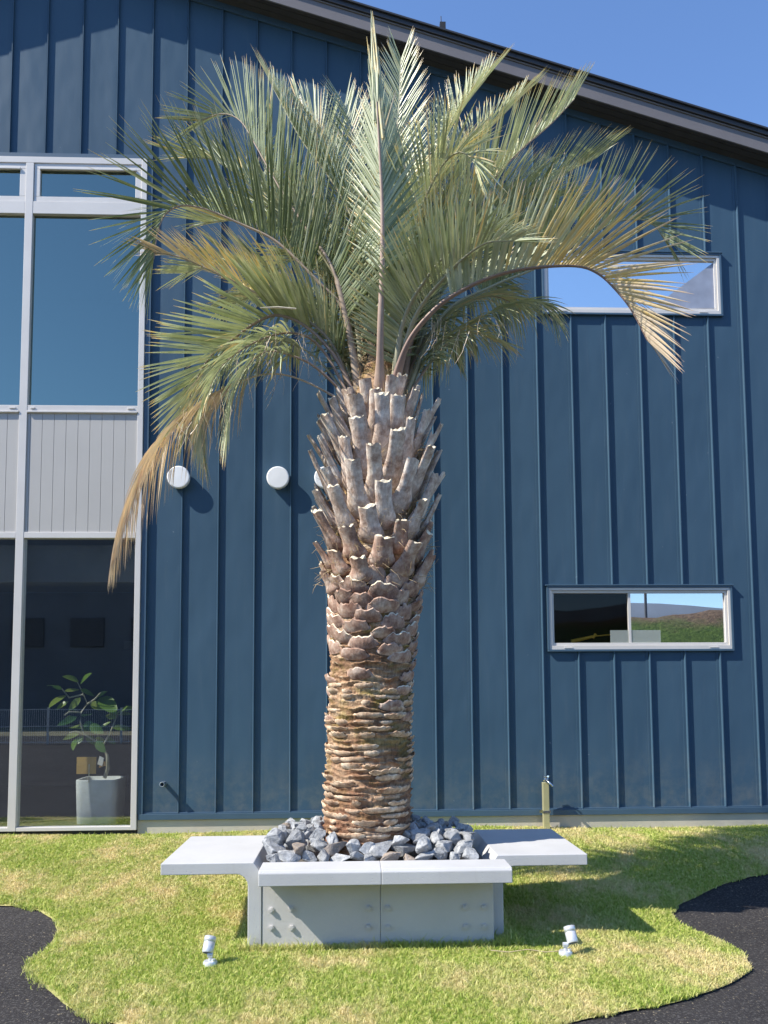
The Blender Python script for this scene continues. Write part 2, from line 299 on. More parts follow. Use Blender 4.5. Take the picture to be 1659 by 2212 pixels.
# grass blades: one object
hv = np.vectorize(h)
def grass():
    N = 900000
    y = 3.1 + (7.58 - 3.1) * rng.random(N) ** 1.35; x = (rng.random(N) * 2 - 1) * (y * .53 + .25)
    x -= .05
    wb = .02 * np.sin(x * 23 + y * 9) + .02 * rng.standard_normal(N) * .5
    k = inside(x + wb, y + wb) & ~((np.abs(x - PCX) < .64) & (y > PY0) & (y < PY1))
    x, y = x[k], y[k]; N = len(x); z = hv(np.round(x, 3), np.round(y, 3)) - .003
    pat = np.array([noise.noise((a * 2.2, b * 1.6, 3.1)) for a, b in zip(x[::1], y[::1])])
    nearp = (np.abs(x - PCX) < .78) & (y > PY0 - .05) & (y < PY1 + .1); H = (.012 + .014 * rng.random(N)) * (1 + .3 * pat) * np.where(nearp, 1.9, 1) * np.where(rng.random(N) < .03, 1.8, 1); wd = (.0016 + .0014 * rng.random(N)) * (y / 4)
    an = rng.random(N) * 2 * PI; la = rng.random(N) * 2 * PI; le = H * (.25 + .75 * rng.random(N))
    ax, ay = np.cos(an) * wd, np.sin(an) * wd; lx, ly = np.cos(la) * le, np.sin(la) * le
    V = np.empty((N, 5, 3)); V[:, 0] = np.c_[x - ax, y - ay, z]; V[:, 1] = np.c_[x + ax, y + ay, z]
    V[:, 2] = np.c_[x + lx * .35 + ax * .8, y + ly * .35 + ay * .8, z + H * .62]; V[:, 3] = np.c_[x + lx * .35 - ax * .8, y + ly * .35 - ay * .8, z + H * .62]
    V[:, 4] = np.c_[x + lx, y + ly, z + H]
    me = bpy.data.meshes.new('grass'); me.vertices.add(N * 5); me.vertices.foreach_set('co', V.ravel())
    b = np.arange(N)[:, None] * 5; L = np.concatenate([b + 0, b + 1, b + 2, b + 3, b + 3, b + 2, b + 4], 1).ravel()
    me.loops.add(N * 7); me.loops.foreach_set('vertex_index', L.astype(np.int32))
    st = (np.arange(N)[:, None] * 7 + np.array([0, 4])).ravel(); me.polygons.add(N * 2); me.polygons.foreach_set('loop_start', st.astype(np.int32))
    me.update(calc_edges=True); me.validate()
    tag(link_obj('grass', me, m_blade), 'short yellow green lawn grass with straw coloured dry patches', 'grass', kind='stuff')

# ------------------------------------------------------------------ the building
bld = tag(empty('commercial_building', (0, YW, 0)), 'dark blue steel clad building with grey fascia and aluminium windows behind the palm', 'building')
bld.matrix_world  # children keep world coordinates through this offset
OFF = Vector((0, YW, 0))
def part(mb, name, mats, parent=bld, bevel=0, fix=True):
    o = mb.build(name, mats, None, bevel, fix); o.parent = parent
    o.location = -OFF if parent is bld else (0, 0, 0); return o
P = lambda px, py, d=0: W(px, py, YW + d)
z_base = .5 * (P(300, 1757).z + P(1650, 1745).z)
# roof line of the gable, from the top of the wall
a1, a2 = P(829, 115), P(1659, 368); sl = (a2.z - a1.z) / (a2.x - a1.x)
OV = .24
ridge_x = P(262, 30).x - OV * math.tan(AZ)
def ztop(x): return a1.z + sl * (x - a1.x) if x >= ridge_x else a1.z + sl * (ridge_x - a1.x) - abs(sl) * 1.0 * (ridge_x - x)
XL, XR = -6.2, 6.4
# openings
jr_t, jr_b = P(312, 700), P(302, 1700); x_sf = .5 * (jr_t.x + jr_b.x)     # right side of the storefront
sf_top = P(150, 344).z
def rect(x0, y0, x1, y1): a, b = P(x0, y0), P(x1, y1); c, d = P(x0, y1), P(x1, y0); return ((a.x + c.x) / 2, (b.x + d.x) / 2, (b.z + c.z) / 2, (a.z + d.z) / 2)
W1 = rect(1170, 548, 1557, 683); W2 = rect(1181, 1266, 1581, 1407)
holes = [(XL + 1.2, x_sf, -1, sf_top), W1, W2]
seam_px = [385.6 + 80.0 * 0, 1643.0]; xa, xb = P(385.6, 1738).x, P(1643, 1738).x; step = (xb - xa) / 16
seams = [xa + k * step for k in range(-14, 30) if XL < xa + k * step < XR]
RW, RP = .015, .023
m = MB()
brk = sorted(set([XL, XR, ridge_x] + seams + [v for q in holes for v in q[:2]] ))
brk = [b for b in brk if XL <= b <= XR]
def spans(x):
    cuts = sorted([(q[2], q[3]) for q in holes if q[0] < x < q[1]]); z = z_base; out = []
    for a, b in cuts:
        if a > z: out.append((z, a))
        z = max(z, b)
    out.append((z, None)); return out
for a, b in zip(brk, brk[1:]):
    if b - a < 1e-5: continue
    for z0, z1 in spans((a + b) / 2):
        za, zb = (z1, z1) if z1 is not None else (ztop(a) , ztop(b))
        nseg = 10; vs = []
        for j in range(nseg + 1):
            t = j / nseg; vs += [(a, YW, z0 + (za - z0) * t), (b, YW, z0 + (zb - z0) * t)]
        m.add(vs, [(2 * j, 2 * j + 1, 2 * j + 3, 2 * j + 2) for j in range(nseg)])
for x in seams:
    sp_ = spans(x)
    near = [q for q in holes if q[0] - .02 < x < q[0] or q[1] < x < q[1] + .02]
    for z0, z1 in sp_:
        zt = z1 if z1 is not None else ztop(x) - .05
        m.prism([(x - RW / 2 - .003, YW - .0005), (x - RW / 2 + .001, YW - RP * .55), (x - RW / 2 + .005, YW - RP), (x + RW / 2 - .003, YW - RP), (x + RW / 2 - .002, YW - .0005)], z0 + .002, zt, 'z')
        m.box(x - RW / 2 - .026, x - RW / 2 - .0033, YW - .0045, YW - .0004, z0 + .002, zt)
part(m, 'siding', m_side)
m = MB()   # other walls and closing volume
m.box(XL, XL + .1, YW + .01, 19, 0, ztop(XL) - .1); m.box(XR - .1, XR, YW + .01, 19, 0, ztop(XR) - .1); m.box(XL, XR, 18.9, 19, 0, 5.5)
part(m, 'outer_wall', m_side)
m = MB(); m.box(x_sf + .004, XR, YW - .012, YW + .09, -.2, z_base - .05); part(m, 'concrete_plinth', m_plinth)
m = MB(); m.box(x_sf + .01, XR, YW - .035, YW - .001, z_base - .048, z_base + .003); m.box(x_sf + .01, XR, YW - .020, YW - .002, z_base + .0035, z_base + .014); part(m, 'base_flashing', m_trim, bevel=.002)
m = MB(); m.box(x_sf + .002, x_sf + .05, YW - .03, YW - .0006, z_base + .004, sf_top + .03); m.box(XL + 1.2, x_sf + .05, YW - .034, YW - .0008, sf_top - .005, sf_top + .035)
part(m, 'storefront_flashing', m_trim, bevel=.002)
# wall-top trim, soffit, fascia, roof
def slope_strip(mb, y0, y1, d0, d1, mi=0, xl=XL - .3, xr=XR + .3):
    for xa_, xb_ in ((xl, ridge_x), (ridge_x, xr)):
        mb.add([(x, y, ztop(x) + d) for x in (xa_, xb_) for y in (y0, y1) for d in (d0, d1)],
               [(0, 1, 3, 2), (4, 6, 7, 5), (0, 4, 5, 1), (2, 3, 7, 6), (0, 2, 6, 4), (1, 5, 7, 3)], mi)
m = MB(); slope_strip(m, YW - .022, YW - .001, -.07, -.004); part(m, 'wall_top_trim', m_trim)
m = MB(); slope_strip(m, YW - OV + .014, YW + 11.6, -.0035, .03)
for k in range(2): slope_strip(m, YW - OV + .07 + k * .075, YW - OV + .076 + k * .075, -.010, -.004)
part(m, 'soffit', m_soffit)
fz = .5 * sum((W(q[0], q[1], YW - OV).z - ztop(W(q[0], q[1], YW - OV).x)) for q in ((829, 71), (1659, 337)))
m = MB(); slope_strip(m, YW - OV - .004, YW - OV + .012, fz, fz + .135); slope_strip(m, YW - OV - .016, YW - OV + .012, fz + .1355, fz + .150); part(m, 'fascia', m_fascia, bevel=.003)
m = MB(); slope_strip(m, YW - OV - .035, YW + 11.7, fz + .151, fz + .195); slope_strip(m, YW - OV - .055, YW + 11.7, fz + .1955, fz + .215)
part(m, 'roof', m_roof, bevel=.003)
# little bracket on the roof edge
q = W(957, 62, YW - .15); m = MB(); m.box(q.x - .035, q.x + .02, YW - .2, YW - .16, q.z - .08, q.z + .03); m.prism([(q.x - .02, q.z - .08), (q.x + .07, q.z - .11), (q.x + .07, q.z - .09), (q.x + .02, q.z - .04)], YW - .2, YW - .17, 'y')
m.tube([(q.x - .02, YW - .18, q.z + .02), (q.x - .022, YW - .18, q.z + .10)], .004, 6); part(m, 'roof_bracket', m_black)
# vents
for (cx, cy) in ((385, 1030), (600, 1031), (703, 1031)):
    q = W(cx, cy, YW - .075); r = 24.5 / F * (YW - .07); v_ = []
    m = MB(); prof = [(r * .86, 0), (r * .86, -.02), (r * .97, -.024), (r * .97, -.055), (r, -.056), (r, -.072), (r * .93, -.078), (r * .88, -.0785), (.0, -.080)]; n_ = 40; vs = []
    for rr, yy in prof:
        for k in range(n_): a = 2 * PI * k / n_; vs.append((q.x + rr * math.cos(a), YW + yy, q.z + rr * math.sin(a)))
    m.add(vs, [(i * n_ + k, i * n_ + (k + 1) % n_, (i + 1) * n_ + (k + 1) % n_, (i + 1) * n_ + k) for i in range(len(prof) - 1) for k in range(n_)], 0, False)
    part(m, 'vent_cap', m_vent)
# pipe stub low on the wall
q = W(350, 1695, YW - .10); m = MB(); n_ = 20; vs = []
for rr, y0 in ((.019, YW + .0), (.019, YW - .07), (.024, YW - .071), (.024, YW - .10), (.016, YW - .10), (.015, YW - .03)):
    for k in range(n_): a = 2 * PI * k / n_; vs.append((q.x + rr * math.cos(a), y0, q.z + rr * math.sin(a)))
m.add(vs, [(i * n_ + k, i * n_ + (k + 1) % n_, (i + 1) * n_ + (k + 1) % n_, (i + 1) * n_ + k) for i in range(5) for k in range(n_)], 0, True)
part(m, 'pipe_stub', simple('blue_grey_pipe', (.16, .2, .24), .5))
# windows
def frame_ring(mb, x0, x1, z0, z1, t, y0, y1, tb=None, mi=0):
    tb = tb or t
    mb.box(x0, x1, y0, y1, z1 - t, z1, mi); mb.box(x0, x1, y0, y1, z0, z0 + tb, mi)
    mb.box(x0, x0 + t, y0, y1, z0 + tb + .0004, z1 - t - .0004, mi); mb.box(x1 - t, x1, y0, y1, z0 + tb + .0004, z1 - t - .0004, mi)
def window(q):
    x0, x1, z0, z1 = q
    m = MB(); frame_ring(m, x0, x1, z0, z1, .018, YW - .032, YW + .03); m.box(x0 - .012, x1 + .012, YW - .040, YW + .0, z1 + .0004, z1 + .012)
    f = part(m, 'window', m_trim, bevel=.0015)
    m = MB(); frame_ring(m, x0 + .0185, x1 - .0185, z0 + .0185, z1 - .0185, .024, YW - .024, YW + .05, .034)
    frame_ring(m, x0 + .044, x1 - .044, z0 + .054, z1 - .044, .022, YW - .008, YW + .05, .026)
    m.box(x0 + .15, x0 + .23, YW - .030, YW - .0245, z0 + .030, z0 + .040); m.box(x1 - .23, x1 - .15, YW - .030, YW - .0245, z0 + .030, z0 + .040)
    fr = part(m, 'window_frame', m_alu, f, .0015); return f, (x0 + .066, x1 - .066, z0 + .080, z1 - .066)
def pane(q, y, mat, par, name='pane'):
    m = MB(); m.box(q[0], q[1], y, y + .006, q[2], q[3]); return part(m, name, mat, par)
f, g = window(W1); pane(g, YW + .012, g_mir, f)
m = MB(); tA = P(1392, 664, .2); tB = P(1541, 575, .2); tC = P(1560, 664, .2); tD = P(1560, 570, .2)
m.prism([(tA.x, tA.z - .1), (tB.x, tB.z), (tD.x, tD.z), (tC.x, tC.z - .1)], YW + .006, YW + .0108, 'y'); part(m, 'ceiling_slope_standin', simple('ceiling_slope_standin', (.27, .30, .38), .5), f)  # thin grey sheet added before the pane for the sloping ceiling seen in it
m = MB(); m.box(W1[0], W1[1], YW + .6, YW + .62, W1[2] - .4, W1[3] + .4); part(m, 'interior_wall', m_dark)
f, g = window(W2); xm = P(1360, 1330).x
pane((g[0], xm - .012, g[2], g[3]), YW + .014, g_clr, f); pane((xm + .012, g[1], g[2], g[3]), YW + .014, g_half, f)
m = MB(); m.box(xm - .0115, xm + .0115, YW - .002, YW + .03, g[2] + .0006, g[3] - .0006); part(m, 'mullion', m_alu, f)
m = MB(); a, b = P(1319, 1389), P(1427, 1361); m.box(a.x, b.x, YW + .002, YW + .005, g[2] + .001, b.z)
mt, n, p = nm('frosted_film'); p.inputs['Base Color'].default_value = (.42, .46, .42, 1); p.inputs['Alpha'].default_value = .45; part(m, 'frosted_strip', mt, f)
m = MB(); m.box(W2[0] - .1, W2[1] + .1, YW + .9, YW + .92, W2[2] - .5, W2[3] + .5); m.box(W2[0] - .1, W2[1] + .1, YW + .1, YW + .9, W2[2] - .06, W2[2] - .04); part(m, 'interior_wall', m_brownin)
m = MB(); a, b = W(1234, 1386, YW + .25), W(1285, 1374, YW + .25); m.tube([a, b], [.02, .012], 8); m.tube([b + Vector((-.02, 0, -.02)), b + Vector((.01, 0, .02))], .014, 8)
m.tube([b, b + Vector((.35, .02, .03))], .007, 6)
y_ = m.build('hand_tool', simple('yellow_plastic', (.75, .42, .03), .45)); tag(y_, 'yellow handled tool lying behind the glass of the lower small window', 'tool')
# storefront: three storeys of frames
XF = XL + 1.2
mul_t, mul_b = P(63, 500), P(31, 1780); xm1 = .5 * (mul_t.x + mul_b.x)
zl = {k: P(170, v).z for k, v in dict(top=346, sash0=360, sash1=441, tr1=468, sill1=879, sill0=896, pan=1151, rail=1164, foot=1785, floor=1793).items()}
yF0, yF1 = YW - .045, YW + .05
sf = empty('storefront', (0, 0, 0)); sf.parent = bld; sf.location = (0, 0, 0)
def sp2(mb, name, mats, bevel=0): o = mb.build(name, mats, None, bevel); o.parent = sf; o.location = -OFF; return o
m = MB(); hw = .036
xr = x_sf - .001; mulls = [xm1, xm1 - 1.62]
m.box(xr - .052, xr, yF0, yF1, zl['floor'], zl['top'])
for xm_ in mulls: m.box(xm_ - hw, xm_ + hw, yF0 + .001, yF1 - .001, zl['floor'], zl['top'] - .0605)
sections = [(xm1 + hw + .0004, xr - .0524), (mulls[1] + hw + .0004, xm1 - hw - .0004), (XF, mulls[1] - hw - .0004)]
m.box(XF, xr - .0524, yF0 + .002, yF1, zl['top'] - .06, zl['top'])
for a, b in sections:
    m.box(a, b, yF0 + .003, yF1, zl['tr1'], zl['sash1'] - .002); m.box(a, b, yF0 + .003, yF1, zl['sill0'], zl['sill1']); m.box(a, b, yF0 + .003, yF1, zl['rail'], zl['pan']); m.box(a, b, yF0 + .003, yF1, zl['floor'], zl['foot'])
    m.box(a, b, yF0 - .008, yF0 + .0025, zl['sill0'] + .004, zl['sill0'] + .02); m.box(a + .03, a + .07, yF0 - .006, yF0 + .002, zl['sill1'] - .035, zl['sill1'] - .02); m.box(b - .09, b - .03, yF0 - .006, yF0 + .002, zl['sill1'] - .035, zl['sill1'] - .02)
sp2(m, 'storefront_frame', m_alu, .003)
for a, b in sections:
    m = MB(); frame_ring(m, a + .002, b - .002, zl['sash1'], zl['top'] - .0605, .055, yF0 + .012, yF1 - .004, .05); m.box(a + .05, b - .05, yF0 - .004, yF0 + .0115, zl['top'] - .125, zl['top'] - .108)
    o = sp2(m, 'sash_frame', m_alu, .003)
    def pn(q, y, mt, par=sf):
        k = MB(); k.box(q[0], q[1], y, y + .006, q[2], q[3]); o = k.build('pane', mt); o.parent = par; o.location = -OFF if par is sf else (0, 0, 0); return o
    pn((a + .055, b - .055, zl['sash1'] + .05, zl['top'] - .115), YW - .01, g_up, o)
    pn((a, b, zl['sill1'], zl['tr1']), YW + .0, g_up); pn((a, b, zl['foot'], zl['rail']), YW + .0, g_low)
    m = MB(); k = b - .0005
    while k - .107 > a: m.box(k - .105, k, YW - .03, YW + .03, zl['pan'] + .0006, zl['sill0'] - .0006); k -= .1078
    m.box(a, k, YW - .03, YW + .03, zl['pan'] + .0006, zl['sill0'] - .0006); m.box(a, b, YW - .024, YW + .02, zl['pan'] + .0008, zl['sill0'] - .0008)
    sp2(m, 'wall_panel', m_panel, .0015)
# rooms behind the storefront
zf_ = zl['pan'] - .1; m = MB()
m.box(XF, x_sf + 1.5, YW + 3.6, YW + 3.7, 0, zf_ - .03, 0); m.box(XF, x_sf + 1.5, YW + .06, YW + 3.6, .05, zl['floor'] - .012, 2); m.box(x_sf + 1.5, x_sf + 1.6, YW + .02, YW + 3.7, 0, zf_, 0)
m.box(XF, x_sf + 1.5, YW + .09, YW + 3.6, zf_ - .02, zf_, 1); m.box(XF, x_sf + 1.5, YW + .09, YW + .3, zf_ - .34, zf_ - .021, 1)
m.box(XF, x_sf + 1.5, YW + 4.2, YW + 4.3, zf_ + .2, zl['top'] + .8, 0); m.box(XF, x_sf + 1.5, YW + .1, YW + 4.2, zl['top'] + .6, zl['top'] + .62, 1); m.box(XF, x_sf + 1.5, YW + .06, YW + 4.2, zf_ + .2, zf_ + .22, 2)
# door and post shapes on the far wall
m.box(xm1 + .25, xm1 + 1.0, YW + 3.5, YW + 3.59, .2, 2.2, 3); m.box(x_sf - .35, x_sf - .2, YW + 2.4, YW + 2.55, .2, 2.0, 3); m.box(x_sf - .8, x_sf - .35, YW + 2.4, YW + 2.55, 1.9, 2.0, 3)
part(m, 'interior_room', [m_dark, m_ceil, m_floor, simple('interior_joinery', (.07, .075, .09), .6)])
for px, py, dd, rr in ((152, 1198, 1.0, .09), (265, 1215, 1.7, .09), (30, 1190, 1.0, .09), (135, 492, 1.2, .07), (155, 525, 2.0, .07)):
    q = W(px, py, YW + dd); zz = (zf_ - .021) if py > 900 else zl['top'] + .599
    dr = ray(px, py); t = (zz - HC) / dr.z; q = Vector((0, 0, HC)) + dr * t; m = MB(); m.tube([(q.x, q.y, zz - .012), (q.x, q.y, zz - .001)], rr, 20); part(m, 'downlight', m_lampglass)

# ------------------------------------------------------------------ potted ficus inside the glass
YP = YW + .42
def ficus():
    b = W(228, 1683, YP); e = tag(empty('potted_plant', (b.x, YP, zl['floor'])), 'leafy green ficus in a pale grey pot just inside the ground floor glass', 'plant'); o0 = -Vector(e.location)
    def pt(mb, name, mt, fix=True, bevel=0): o = mb.build(name, mt, None, bevel, fix); o.parent = e; o.location = o0; return o
    c0, c1 = W(160, 1783, YP - .12), W(254, 1684, YP - .12); cx, hw = (c0.x + c1.x) / 2, (c1.x - c0.x) / 2; zt = c1.z; zb = zl['floor']
    m = MB(); rings = [(.90, zb), (.93, zb + .01), (.97, zb + (zt - zb) * .5), (1, zt - .01), (.985, zt), (.88, zt - .002), (.86, zt - .03), (.0, zt - .03)]; vs = []; n_ = 32
    for s_, z in rings:
        for k in range(n_):
            a = 2 * PI * k / n_; ca, sa = math.cos(a), math.sin(a); r_ = 1 / (abs(ca) ** 9 + abs(sa) ** 9) ** (1 / 9); vs.append((cx + ca * r_ * hw * s_, YP + .04 + sa * r_ * hw * s_, z))
    m.add(vs, [(i * n_ + k, i * n_ + (k + 1) % n_, (i + 1) * n_ + (k + 1) % n_, (i + 1) * n_ + k) for i in range(len(rings) - 1) for k in range(n_)], 0, True); pt(m, 'pot', simple('pale_concrete_pot', (.66, .68, .66), .7, .1, 10))
    T = MB()
    def c5(x, y, d=0): return W(x * .3472, 1097.2 + y * .3472, YP + d)
    trunk = [c5(650, 1680), c5(672, 1620), c5(668, 1540), c5(640, 1480), c5(600, 1455)]; T.tube(trunk, [.020, .019, .016, .013, .011], 8)
    brs = [[(600, 1455), (520, 1405, -.05), (500, 1330, -.05), (505, 1270, -.03), (545, 1220, 0), (520, 1160, .02), (480, 1080, .04)], [(640, 1480), (690, 1390, .05), (735, 1270, .08), (780, 1240, .08)],
           [(505, 1270), (430, 1270, -.1), (400, 1290, -.12)], [(520, 1160, .02), (430, 1180, .08), (385, 1125, .1)], [(545, 1220), (590, 1190, -.05), (625, 1150, -.08)], [(520, 1405), (470, 1390, -.08), (430, 1400, -.1)], [(600, 1455), (610, 1410, .1), (560, 1350, .15)]]
    for b_ in brs: T.tube([c5(*q) for q in b_], [.010 - .006 * i / len(b_) for i in range(len(b_))], 6)
    pt(T, 'stem', m_stem)
    L = MB(); dr = []
    def leaf(base, tip, wd, dv):
        base, tip = Vector(base), Vector(tip); ax = tip - base; l = ax.length; ax.normalize(); nrm = Vector((random.uniform(-.5, .5), -.75, random.uniform(.2, .9))); nrm = (nrm - ax * nrm.dot(ax)).normalized(); sd_ = ax.cross(nrm); vs = []
        for i in range(7):
            t = i / 6; w_ = wd * math.sin(PI * (t ** .8)) ** .7 if 0 < t < 1 else .001; cpt = base + ax * l * t - nrm * .12 * l * (t ** 2)
            vs += [cpt - sd_ * w_ + nrm * w_ * .25, cpt, cpt + sd_ * w_ + nrm * w_ * .25]
        L.add(vs, [(3 * i + k, 3 * i + k + 1, 3 * i + k + 4, 3 * i + k + 3) for i in range(6) for k in (0, 1)], 0, True); dr.extend([dv] * len(vs))
    LV = [((490, 1080), (395, 1040), .9), ((500, 1095), (555, 1022), .6), ((385, 1125), (330, 1110), .7), ((400, 1140), (495, 1125), .5), ((410, 1165), (300, 1225), .6), ((425, 1205), (345, 1250), .9), ((600, 1175), (658, 1140), .5),
          ((500, 1130), (590, 1165), .7), ((500, 1180), (425, 1260), .7), ((560, 1215), (660, 1250), .9), ((620, 1180), (720, 1265), .8), ((735, 1270), (822, 1235), .7), ((735, 1285), (812, 1275), .4), ((720, 1310), (655, 1280), .9), ((700, 1370), (820, 1365), .7),
          ((690, 1330), (610, 1370), .5), ((480, 1300), (355, 1350), .6), ((440, 1290), (385, 1330), .6), ((500, 1385), (625, 1365), .5), ((500, 1390), (390, 1440), .6), ((520, 1420), (460, 1475), 1.), ((470, 1440), (450, 1500), .6), ((540, 1420), (590, 1470), 1.),
          ((505, 1375), (435, 1350), .9), ((530, 1330), (590, 1400), 1.1), ((560, 1350), (640, 1400), 1.), ((600, 1450), (650, 1520), 1.), ((665, 1430), (715, 1465), .8), ((650, 1450), (600, 1430), .7), ((345, 1110), (290, 1095), .4), ((520, 1300), (560, 1270), .8), ((470, 1260), (420, 1240), .6)]
    for a, b_, w_ in LV:
        pa, pb = c5(*a, random.uniform(-.06, .1)), c5(*b_, random.uniform(-.16, .14)); leaf(pa, pb, .034 * w_ * max(.7, (pb - pa).length / .12), random.random())
    o = pt(L, 'foliage', m_ficus, False); at = o.data.attributes.new('dry', 'FLOAT', 'POINT'); at.data.foreach_set('value', dr)
    # cards
    m = MB(); a, b_ = W(165, 1672, YP - .16), W(208, 1635, YP - .16); m.box(a.x, b_.x, a.y, a.y + .003, a.z, b_.z, 0); s_ = W(192, 1684, YP - .165); m.box(s_.x - .004, s_.x + .004, s_.y - .004, s_.y - .0005, s_.z - .03, s_.z + .14, 1)
    tag(m.build('card_sign', [simple('ochre_card', (.58, .36, .10), .7), simple('pale_wood', (.7, .6, .42), .7)]), 'ochre card on a small wooden stick standing in the ficus pot', 'card')
    m = MB(); a = W(215, 1640, YP - .1); m.prism([(a.x - .02, a.z - .045), (a.x + .025, a.z - .065), (a.x + .04, a.z + .01), (a.x, a.z + .03)], a.y, a.y + .002, 'y', 0); m.prism([(a.x - .005, a.z - .08), (a.x + .055, a.z - .06), (a.x + .05, a.z - .02), (a.x, a.z - .03)], a.y + .005, a.y + .007, 'y', 1)
    o = pt(m, 'tag', [simple('white_tag', (.8, .8, .78), .6), simple('brown_tag', (.5, .3, .1), .6)])
ficus()

# ------------------------------------------------------------------ planter
PY0, PY1 = G(565, 2052).y, 5.50
PXL, PXR = W(565, 1960, PY0).x, W(1066, 1960, PY0).x; PCX = (PXL + PXR) / 2; TH = .075; HB = .465
pl = tag(empty('planter', (PCX, PY0, 0)), 'white painted concrete planter of bolted bench blocks around the palm', 'planter'); o0 = -Vector(pl.location)
def pp(mb, name, mt, bevel=0, par=pl): o = mb.build(name, mt, None, bevel); o.parent = par; o.location = o0 if par is pl else (0, 0, 0); return o
def prof(L, t=TH, zb=-.12):                      # (outward, z) outline of an inverted L block; 0 is its inner face
    q = [(0, zb), (0, HB - .065), (.045, HB), (L, HB), (L, HB - .062)]; r = .065
    q += [(t + r - r * math.sin(a) , HB - .062 - r + r * math.cos(a)) for a in [R(x) for x in range(0, 91, 15)]] ; return q + [(t, zb)]
def block(side, L, a, b, name='bench_block', mt=m_white):
    m = MB(); P_ = prof(L)
    if side == 'L': m.prism([(PXL - o, z) for o, z in P_], a, b, 'y')
    if side == 'R': m.prism([(PXR + o, z) for o, z in P_], a, b, 'y')
    if side == 'B': m.prism([(PY1 + o, z) for o, z in P_], a, b, 'x')
    return pp(m, name, mt, .004)
Lx = PXL - W(347, 1868, PY0).x
# front: panels flush between the side webs, short projecting lip above
FO = .19
def front(x0, x1, xw=None):
    P_ = [(0 - .0, -.12), (0, HB - .088), (-FO + .0, HB - .088), (-FO, HB - .022), (-FO + .012, HB - .006), (.03, HB - .006), (.075, HB - .06), (.075, -.12)]
    lip = [(-FO, HB - .088), (-FO, HB - .022), (-FO + .012, HB - .006), (.03, HB - .006), (.075, HB - .06), (.075, HB - .088)]
    m = MB(); m.prism([(PY0 + .004 + o, z) for o, z in lip], x0, x1, 'x'); m.prism([(PY0 + .004 + o, z) for o, z in ((0, -.12), (0, HB - .0885), (.074, HB - .0885), (.074, -.12))], x0 + .0003, xw or x1, 'x')
    o = pp(m, 'front_block', [m_white], .004); o.data.materials.append(m_gpaint)
    for p_ in o.data.polygons:
        if p_.normal.y < -.9 and p_.center.y > PY0 - .05: p_.material_index = 1
    return o
xj = W(822, 1980, PY0).x
# side blocks
bl = block('L', Lx, PY0 + .0, PY0 + .86); 
xr_out = W(1268, 1858, PY0 + .12).x; br = block('R', xr_out - PXR, PY0 + .11, PY0 + .98)
bb = block('B', .31, PXL - .0, PXR - .09)
f1 = front(PXL + .002, xj - .0005); f2 = front(xj + .0005, PXR + .073, PXR + .002)
# bolts
def bolt(px, py, par):
    q = W(px, py, PY0); n6 = 6; m = MB(); y = PY0 + .004
    m.tube([(q.x, y, q.z), (q.x, y - .002, q.z)], .0185, 18); m.tube([(q.x, y - .0021, q.z), (q.x, y - .013, q.z)], .0150, 6); m.tube([(q.x, y - .0131, q.z), (q.x, y - .017, q.z)], .0080, 10)
    pp(m, 'bolt', m_gpaint, .001, par).location = (0, 0, 0)
for x, y in ((586, 1966), (629, 1963), (796, 1962), (586, 2004), (630, 2004), (796, 2003)): bolt(x, y, f1)
for x, y in ((838, 1962), (1004, 1960), (1046, 1960), (838, 2003), (1006, 2002), (1046, 2001)): bolt(x, y, f2)
for s, xx, par in ((-1, PXL - TH, bl), (1, PXR + TH, br)):
    for yy in (PY0 + .25, PY0 + .62):
        for zz in (.13, .24):
            m = MB(); m.tube([(xx, yy, zz), (xx + s * .012, yy, zz)], .014, 8); m.tube([(xx + s * .0121, yy, zz), (xx + s * .02, yy, zz)], .008, 8); pp(m, 'bolt', m_white, 0, par)
m = MB(); m.box(PXL + .001, PXR - .001, PY0 + .081, PY1 - .001, -.1, .36); pp(m, 'soil', simple('planter_soil', (.10, .09, .08), .9, .3, 20, 0, .8, 50))

# ------------------------------------------------------------------ palm
TY = 5.12
base = W(793, 1800, TY); TX = base.x
palm = tag(empty('palm_tree', (TX, TY, .36)), 'tall pindo palm with grey green fronds and a scaly trunk in the white planter', 'palm tree'); p0 = -Vector(palm.location)
def pk(o, par=palm): o.parent = par; o.location = p0 if par is palm else (0, 0, 0); return o
def zpx(y): return W(793, y, TY).z
def rpx(wd): return wd / F * (TY - .1) / 2
prof_r = [(1830, 193), (1760, 191), (1700, 190), (1600, 184), (1500, 182), (1420, 184), (1340, 190), (1250, 192), (1150, 190), (1050, 178), (950, 150), (850, 112), (790, 70)]
zz_ = [zpx(a) for a, b in prof_r]; rr_ = [rpx(b) for a, b in prof_r]
def core_r(z): return float(np.interp(z, zz_, rr_))
cxs = [(1830, 793), (1600, 797), (1500, 799), (1400, 803), (1300, 808), (1200, 812), (1000, 815), (790, 818)]
czz = [zpx(a) for a, b in cxs]; cxx = [W(b, a, TY).x for a, b in cxs]
def core_x(z): return float(np.interp(z, czz, cxx))
